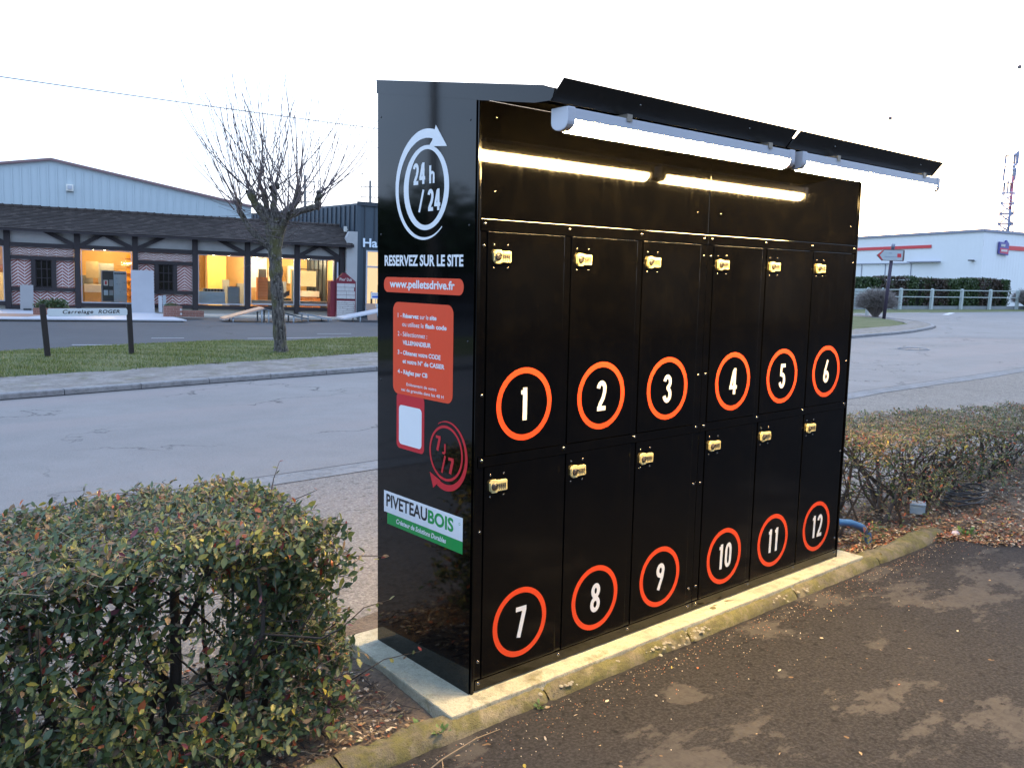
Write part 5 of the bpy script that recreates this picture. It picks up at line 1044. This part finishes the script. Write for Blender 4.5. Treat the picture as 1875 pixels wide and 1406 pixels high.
# ================================================================ HEDGES NEAR THE CABINET
def leaves_mesh(P, Dv, Nv, S, mi, mats, name):
    """pointed oval folded leaves: P base, Dv along, Nv face normal, S length"""
    n = len(P); Dv = Dv/np.linalg.norm(Dv, axis=1)[:, None]; s = np.cross(Dv, Nv); s /= np.linalg.norm(s, axis=1)[:, None]+1e-9; nn = np.cross(s, Dv); S = S[:, None]; wv = S*RNG.uniform(.17, .26, (n, 1)); f = S*RNG.uniform(.02, .10, (n, 1)); cu = S*RNG.uniform(-.05, .12, (n, 1))
    base, tip = P, P+Dv*S-nn*cu
    v = [base, P+Dv*S*.33-s*wv+nn*f, P+Dv*S*.68-s*wv*.85+nn*f*.7, tip, P+Dv*S*.68+s*wv*.85+nn*f*.7, P+Dv*S*.33+s*wv+nn*f, P+Dv*S*.33, P+Dv*S*.68-nn*cu*.3]
    V = np.stack(v, 1).reshape(-1, 3); k = np.arange(n)[:, None]*8
    F = np.concatenate([k+np.array([[0, 6, 1, 1]]), k+np.array([[6, 7, 2, 1]]), k+np.array([[7, 3, 2, 2]]), k+np.array([[0, 5, 6, 6]]), k+np.array([[5, 4, 7, 6]]), k+np.array([[4, 3, 7, 7]])], 1).reshape(-1, 4)
    tri = F[:, 2] == F[:, 3]
    me = bpy.data.meshes.new(name); Ft = F[tri][:, :3]; Fq = F[~tri]; nl = len(Ft)*3+len(Fq)*4
    me.vertices.add(len(V)); me.vertices.foreach_set('co', V.astype(np.float32).ravel()); me.loops.add(nl); me.loops.foreach_set('vertex_index', np.concatenate([Ft.ravel(), Fq.ravel()]).astype(np.int32)); me.polygons.add(len(F))
    me.polygons.foreach_set('loop_start', np.concatenate([np.arange(len(Ft))*3, len(Ft)*3+np.arange(len(Fq))*4]).astype(np.int32)); me.polygons.foreach_set('loop_total', np.concatenate([np.full(len(Ft), 3), np.full(len(Fq), 4)]).astype(np.int32))
    M6 = np.repeat(mi, 6); 
    for m in mats: me.materials.append(m)
    me.polygons.foreach_set('material_index', np.concatenate([M6[tri], M6[~tri]]).astype(np.int32)); me.polygons.foreach_set('use_smooth', np.ones(len(F), bool)); me.update(calc_edges=True); return me
def hedge(name, label, x0, x1, y0, y1, ztop, seeds, dens, leaf, pal, single, inv=.03, holes=None, stems=40):
    e = empty(name, ((x0+x1)/2, (y0+y1)/2, -.05), label=label, cat='hedge'); O = np.array([(x0+x1)/2, (y0+y1)/2, -.05]); Ov = Vector(O)
    # woody stems
    ends = []; tw = MB()
    for i in range(stems):
        bx = random.uniform(x0+.1, x1-.1); by = (y0+y1)/2+random.gauss(0, (y1-y0)*.13); zt = ztop(bx)
        b = MB()
        pts = [Vector((bx, by, -.07))]; d = Vector((random.gauss(0, .5), random.gauss(0, .45), 1)); L_ = zt*.9
        for k in range(7): d = (d+Vector((random.gauss(0, .22), random.gauss(0, .22), .05))).normalized(); p = pts[-1]+d*L_/6; p.z = min(p.z, zt-.04); p.y = min(max(p.y, y0+.05), y1-.05); p.x = min(max(p.x, x0+.03), x1-.03); pts.append(p)
        r0 = random.uniform(.008, .02); b.tube([p-Ov for p in pts], [r0*(1-.1*k) for k in range(8)], M_BARK, 6)
        for k in range(2, 7):
            dd = Vector((random.gauss(0, 1), random.gauss(0, 1), random.uniform(-.1, .9))).normalized(); q = pts[k]; q2 = q+dd*random.uniform(.1, .3); q3 = q2+(dd+Vector((0, 0, .4))).normalized()*random.uniform(.05, .2); q2.z = min(q2.z, zt-.02); q3.z = min(q3.z, zt+.01)
            tw.tube([q-Ov, q2-Ov, q3-Ov], [r0*.28, r0*.2, r0*.1], M_BARK, 4, cap=False); ends.append(q3)
        b.build('stem', e)
    if single:
        for (bx, by, tx, ty, r0) in ((-1.03, .30, -.98, .34, .02), (-1.12, .36, -.9, .3, .014), (-.96, .42, -1.1, .5, .012), (-1.70, .3, -1.6, .34, .018), (-.66, .4, -.55, .42, .017)):
            b = MB(); b.tube([Vector((bx, by, -.07))-Ov, Vector((bx*.6+tx*.4+.015, by, .28))-Ov, Vector((tx, ty, .52))-Ov, Vector((tx+.05, ty+.03, .70))-Ov], [r0*1.1, r0, r0*.8, r0*.4], M_BARK, 7); b.build('stem', e)
    # sprigs
    Ps, Ds, Ns, Ss, Ms = [], [], [], [], []; ns = seeds
    for i in range(ns):
        r = random.random(); x = random.uniform(x0, x1); zt = ztop(x)
        if r < dens[0]: p = Vector((x, random.uniform(y0, y1), zt-abs(random.gauss(0, .045)))); out = Vector((0, 0, 1)); top = True
        elif r < dens[0]+dens[1]: z = zt*(1-random.random()**1.0*.97); p = Vector((x, y0+abs(random.gauss(0, .08))+.03*math.sin(x*6)+.05*math.sin(z*9+x*3), z)); out = Vector((random.gauss(0, .3), -1, .1)); top = False
        elif r < dens[0]+dens[1]+dens[2]: z = random.uniform(.0, zt); sgn = 1 if seeds > 0 and x1 < 1 else -1; ex = x1 if sgn > 0 else x0; p = Vector((ex-sgn*abs(random.gauss(0, .09))+sgn*.06*math.sin(z*8), random.uniform(y0, y1), z)); out = Vector((sgn, random.gauss(0, .3), .1)); top = False
        else: p = Vector((x, random.uniform(y0, y1), random.uniform(.02, zt))); out = Vector((random.gauss(0, 1), random.gauss(0, 1), .3)); top = False
        if holes and holes(p) : continue
        d = (out*.6+Vector((random.gauss(0, .5), random.gauss(0, .5), random.gauss(0, .35)+(-.25 if top else .15)))).normalized()
        if top: d = Vector((d.x, d.y, random.uniform(-.15, .5))).normalized()
        if top and random.random() < .45:
            e0 = p+Vector((random.gauss(0, .05), random.gauss(0, .05), random.uniform(-.01, .02))); tw.tube([p-Ov, e0-Ov], [.0017, .0011], M_TWIG if random.random() < .6 else M_BARK, 3, cap=False)
        L_ = random.uniform(.05, .13); nl = random.randint(4, 8); side = d.orthogonal().normalized(); q0_ = p-d*L_*.6; tw.tube([q0_-Ov, p+d*L_*.4-Ov], [.0016, .0008], M_BARK if random.random() < .7 else M_TWIG, 3, cap=False)
        hue = math.sin(p.x*3.1+p.z*5)+math.sin(p.y*7+p.x*5.3)+random.gauss(0, .8)
        for k in range(nl):
            t = k/(nl-1); s = side if k % 2 else -side; ld = (d*.7+s*.8+Vector((random.gauss(0, .35), random.gauss(0, .35), random.gauss(0, .3)))).normalized(); nv = (out*.6+Vector((random.gauss(0, .5), -.25+random.gauss(0, .5), .7+random.gauss(0, .4))))
            if top: nv = Vector((random.gauss(0, .45), random.gauss(0, .45)-.1, 1))
            q = q0_+d*L_*t; Ps.append(tuple(q-Ov)); Ds.append(tuple(ld)); Ns.append(tuple(nv)); Ss.append(leaf*random.uniform(.55, 1.2)*(.82 if top else 1))
            rr = random.random(); pr = pal(p, hue, top); acc = 0
            for j, w_p in enumerate(pr):
                acc += w_p
                if rr < acc: break
            Ms.append(j)
    Ps, Ds, Ns, Ss, Ms = map(np.array, (Ps, Ds, Ns, Ss, Ms))
    tw.build('twigs', e)['kind'] = 'stuff'
    cam_p = np.array(M.translation); dist = np.linalg.norm(Ps+O-cam_p, axis=1)/Ss*.03
    if single:
        vis = (Ps[:, 1]+O[1] < y0+.05) & (Ps[:, 0]+O[0] > -1.9) & (Ps[:, 2]+O[2] > .05) & (Ps[:, 0]+O[0] < x1-.02)
        idx = np.where(vis)[0]; idx = idx[np.argsort(dist[idx])][:single]
        for j in idx:
            me = leaves_mesh(np.zeros((1, 3)), Ds[j:j+1], Ns[j:j+1], Ss[j:j+1], Ms[j:j+1]*0, [LEAF[Ms[j]]], 'leaf'); o = link('leaf', me, e); o.location = Ps[j]
        keep = np.ones(len(Ps), bool); keep[idx] = False
    else: keep = np.ones(len(Ps), bool)
    link('leaves', leaves_mesh(Ps[keep], Ds[keep], Ns[keep], Ss[keep], Ms[keep], LEAF, 'leaves'), e, kind='stuff')
    return e
# order: dark green, blue green, mid green, yellow green, yellow, red, brown, purple, orange
def pal_left(p, h, top):
    if top: a = [.12, .36, .20, .08, .008, .006, .20, .014, .006]
    else: a = [.38, .28, .19, .06, .008, .012, .05, .014, .008]
    if h > 1.5: a[3] += .25; a[4] += .06; a[0] -= .12
    if h < -2.3: a[5] += .08; a[8] += .04; a[6] += .06
    s = sum(a); return [x/s for x in a]
def pal_right(p, h, top):
    a = [.26, .22, .14, .09, .015, .035, .22, .02, .03] if not top else [.16, .22, .14, .08, .01, .015, .36, .02, .01]
    s = sum(a); return [x/s for x in a]
hedge('near_hedge', 'clipped cotoneaster hedge with small green, yellow and red leaves before the cabinet side', -3.3, -.50, .03, .90, lambda x: .755+.012*math.sin(x*5), 9800, (.46, .30, .07), .034, pal_left, 300, stems=60, holes=lambda p: (-1.16 < p.x+.1*math.sin(p.z*9) < -.93 and .22 < p.z < .60 and random.random() < .86) or (-1.75 < p.x+.08*math.sin(p.z*11) < -1.6 and .2 < p.z < .5 and random.random() < .7) or p.z < .58 and (math.sin(p.x*6.5+1.2)*math.sin(p.z*8+.5+p.x) > .72) and random.random() < .7)
hedge('sparse_hedge', 'sparse leggy hedge with brownish leaves beyond the far end of the cabinet', 2.98, 7.6, -.05, .88, lambda x: .665-.055*(x-3), 6400, (.50, .20, .02), .027, pal_right, 0, stems=60, holes=lambda p: (p.z < .50 and (math.sin(p.x*4.2+.6)*math.sin(p.z*8+p.x*1.7+p.y) > .12) and random.random() < .9) or (p.z < .16 and random.random() < .7))
# a few long straggling shoots at the end of the near hedge
b = MB(); LP = []
for (x, y, z, dx, dy, dz) in ((-.55, .55, .68, .10, .1, .17), (-.5, .6, .62, .16, -.05, .12), (-.45, .3, .5, .22, -.1, .04), (-.5, .4, .35, .26, .0, .08), (-.45, .2, .3, .22, .0, .07), (-.5, .55, .25, .2, -.1, .03), (-.45, .15, .12, .3, -.05, .06)):
    p0_, p1_ = Vector((x, y, z)), Vector((x+dx, y+dy, z+dz)); mid = (p0_+p1_)/2+Vector((0, 0, .03)); b.tube([p0_, mid, p1_], [.003, .002, .001], M_BARK, 4)
    for k in range(7): q = p0_.lerp(p1_, .25+.75*k/6); LP.append((q, Vector((random.gauss(0, 1), random.gauss(0, 1), .4)), Vector((random.gauss(0, .5), -.5, 1)), random.uniform(.018, .032), random.choice((0, 1, 2, 2, 3, 3, 5, 6))))
ss = empty('straggling_shoots', label='thin leafy shoots straggling out from the hedge end towards the cabinet', cat='shoots'); b.build('stem', ss)
link('leaves', leaves_mesh(np.array([tuple(a[0]) for a in LP]), np.array([tuple(a[1]) for a in LP]), np.array([tuple(a[2]) for a in LP]), np.array([a[3] for a in LP]), np.array([a[4] for a in LP]), LEAF, 'leaves'), ss, kind='stuff')
# ================================================================ LITTER
def litter(name, label, n, xf, yf, zf, size, pr, keep=None):
    X = xf(n); Y = yf(n, X); k = np.ones(n, bool) if keep is None else keep(X, Y); X, Y = X[k], Y[k]; n = len(X); Z = zf(X, Y)+RNG.uniform(0, .012, n); a = RNG.uniform(0, 6.28, n)
    D_ = np.stack([np.cos(a), np.sin(a), RNG.normal(0, .25, n)], 1); N_ = np.stack([RNG.normal(0, .4, n), RNG.normal(0, .4, n), np.ones(n)], 1); S_ = size*RNG.uniform(.5, 1.3, n); mi = RNG.choice(len(pr), n, p=pr)
    tag(link(name, leaves_mesh(np.stack([X, Y, Z], 1), D_, N_, S_, mi, LIT+[LEAF[5], LEAF[2], LEAF[4]], name)), label, 'leaf litter', None, 'stuff')
NEx = [p[0] for p in NE]; NEy = [p[1] for p in NE]
litter('fallen_leaves', 'carpet of dry brown leaves under the near hedge', 8000, lambda n: RNG.uniform(-2.6, -.18, n), lambda n, X: RNG.uniform(-.02, 1.0, n), soil_at, .024, [.24, .28, .07, .16, .22, .01, .02, .0], lambda X, Y: ~((X > -.2) & (Y > -.1)))
litter('fallen_leaves', 'carpet of dry leaves under the sparse hedge spilling onto the asphalt', 17000, lambda n: 2.86+RNG.exponential(1.6, n), lambda n, X: np.interp(X, NEx, NEy)+RNG.exponential(.32, n)-np.where(X > 3.9, .16, 0)+RNG.normal(0, .03, n), lambda X, Y: np.where(Y < np.interp(X, NEx, NEy), -.064, soil_at(X, Y)), .028, [.22, .30, .16, .10, .16, .03, .02, .01], lambda X, Y: ((X > 3.65) | (Y > -.0)) & (X < 12) & (Y < 1.1))
litter('dead_leaves', 'brown leaf litter covering the soil beneath the sparse hedge', 9000, lambda n: RNG.uniform(2.9, 7.5, n), lambda n, X: RNG.uniform(-.1, .9, n), soil_at, .026, [.22, .32, .12, .10, .20, .02, .02, .0], lambda X, Y: (X > 2.95) | (Y > .1))
litter('scattered_leaves', 'few dry leaves and crumbs scattered on the dark asphalt', 120, lambda n: RNG.uniform(-.6, 6.5, n), lambda n, X: -.17-RNG.exponential(.75, n), lambda X, Y: -.0655+0*X, .020, [.38, .08, .16, .34, .0, .02, .0, .02], lambda X, Y: Y > -2.3)
b = MB()
for i in range(900):
    if random.random() < .55: x, y = random.uniform(-1.6, -.2), random.uniform(.0, .9)
    else: x, y = random.uniform(2.95, 6.5), random.uniform(.0, .9)
    a = random.uniform(0, 6.28); L_ = random.uniform(.03, .14); z = float(soil_at(np.array([x]), np.array([y]))[0])+random.uniform(.002, .015); b.tube([(x, y, z), (x+L_*.5*math.cos(a), y+L_*.5*math.sin(a), z+random.uniform(0, .02)), (x+L_*math.cos(a+.3), y+L_*math.sin(a+.3), z)], random.uniform(.0008, .0022), M_TWIG if random.random() < .5 else M_BARK, 3, cap=False)
tag(b.build('fallen_twigs'), 'thin dead twigs lying on the soil under the hedges', 'twigs', None, 'stuff')
# crumbs along the kerb foot
n = 1500; X = RNG.uniform(-.5, 3.9, n); Y = -.17-RNG.exponential(.10, n); S_ = RNG.uniform(.0015, .005, n); V = np.stack([np.stack([X+S_*np.cos(t_), Y+S_*np.sin(t_), np.full(n, -.066)], 1) for t_ in (0, 2.1, 4.2)]+[np.stack([X, Y, -.066+S_], 1)], 1).reshape(-1, 3); k = np.arange(n)[:, None]*4
tag(link('grit', fast_mesh('grit', V, np.concatenate([k+np.array([[0, 1, 3]]), k+np.array([[1, 2, 3]]), k+np.array([[2, 0, 3]])], 1).reshape(-1, 3), LIT[:4], np.repeat(RNG.integers(0, 4, n), 3))), 'fine grit and crumbs along the foot of the mossy kerb', 'grit', None, 'stuff')
# small weeds
def weed(x, y, z, n, s, label):
    e = empty('weed', (x, y, z), label=label, cat='weed'); a = RNG.uniform(0, 6.28, n); D_ = np.stack([np.cos(a), np.sin(a), RNG.uniform(.1, 1.2, n)], 1); P = D_*RNG.uniform(.0, s, n)[:, None]; P[:, 2] = np.abs(P[:, 2])*.6
    link('leaves', leaves_mesh(P, D_, np.tile([0., 0, 1], (n, 1))+RNG.normal(0, .3, (n, 3)), s*RNG.uniform(.5, 1, n), np.zeros(n, int), [leafm('weed_green', (.09, .17, .045))], 'leaves'), e, kind='stuff'); b = MB()
    b.tube([(0, 0, -.01), tuple(P[0]*.8)], .0012, LEAF[2], 3); b.build('stem', e)
weed(-.245, -.03, -.05, 26, .035, 'small green weed at the corner of the concrete slab'); weed(.22, -.165, -.062, 18, .022, 'tiny weed growing at the kerb foot'); weed(-.9, .0, -.05, 160, .06, 'bright green weeds at the foot of the near hedge'); weed(4.0, -.22, -.06, 34, .05, 'leafy weed on the litter edge beyond the kerb end')
weed(-.22, -.12, -.03, 14, .03, 'sprig of green against the slab corner by the kerb')
b = MB(); b.tube([(-.42, -.27, -.058), (-.30, -.24, -.045), (-.12, -.20, -.05), (.0, -.19, -.06)], [.002, .0025, .002, .001], M_TWIG, 5); b.tube([(-.3, -.24, -.045), (-.33, -.29, -.058)], .0015, M_TWIG, 4); tag(b.build('fallen_twig'), 'pale bent twig lying on the asphalt by the kerb', 'twig')
# hose, junction box, wrapper, black coils
M_HOSE = simple('blue_hose', (.035, .14, .34), .45); b = MB(); P = [(2.70, .12, .16), (2.88, .10, .155), (3.04, .09, .125), (3.18, .09, .075), (3.27, .09, .01), (3.30, .09, -.08)]
b.tube([Vector(P[i]).lerp(Vector(P[i+1]), t/4) for i in range(5) for t in range(4)]+[Vector(P[-1])], .022, M_HOSE, 12); 
tag(b.build('blue_hose'), 'blue corrugated conduit curving from the cabinet foot into the soil', 'conduit')
jb = empty('junction_box', (4.25, .22, -.04), R(25), label='pale blue plastic junction box lying under the sparse hedge', cat='junction box'); M_JB = simple('pale_blue_plastic', (.30, .40, .50), .5)
b = MB(); b.box(-.06, .06, -.05, .05, 0, .06, M_JB); b.build('box', jb, bevel=.008); b = MB(); b.box(-.063, .063, -.053, .053, .061, .075, M_JB); b.build('lid', jb, bevel=.004)
b = MB()
for k in range(5): b.tube([(4.75+.22*math.cos(a*.3+k)+.02*k, .12+.13*math.sin(a*.3+k), .0+.016*k+.01*math.sin(a)) for a in range(22)], .007, M_DIAL, 5)
b.tube([(4.35, .3, .02), (4.5, .4, .08), (4.7, .3, .06), (4.8, .15, .02)], .01, M_DIAL, 6)
tag(b.build('cable_coil'), 'black cable coil lying in the litter under the sparse hedge', 'cable')
b = MB(); b.add([(0, 0, 0), (.05, .01, .012), (.09, -.01, .004), (.10, .04, .01), (.05, .06, .022), (.0, .05, .004), (.045, .03, .028)], [(0, 1, 6), (1, 2, 3), (1, 3, 6), (3, 4, 6), (4, 5, 6), (5, 0, 6)], simple('pink_white_wrapper', (.6, .5, .52), .4, .3, 40)); o = b.build('wrapper'); o.location = (3.93, -.2, -.06); tag(o, 'crumpled pinkish white wrapper at the litter edge', 'wrapper')
b = MB(); 
for k in range(9): b.dome((2.74+random.uniform(0, .1), .09+random.uniform(0, .15), .0+random.uniform(0, .03)), (random.gauss(0, 1), -.5, 1), random.uniform(.02, .04), M_DIAL, 1, 8)
tag(b.build('rag'), 'crumpled black rag at the far corner of the slab', 'rag')
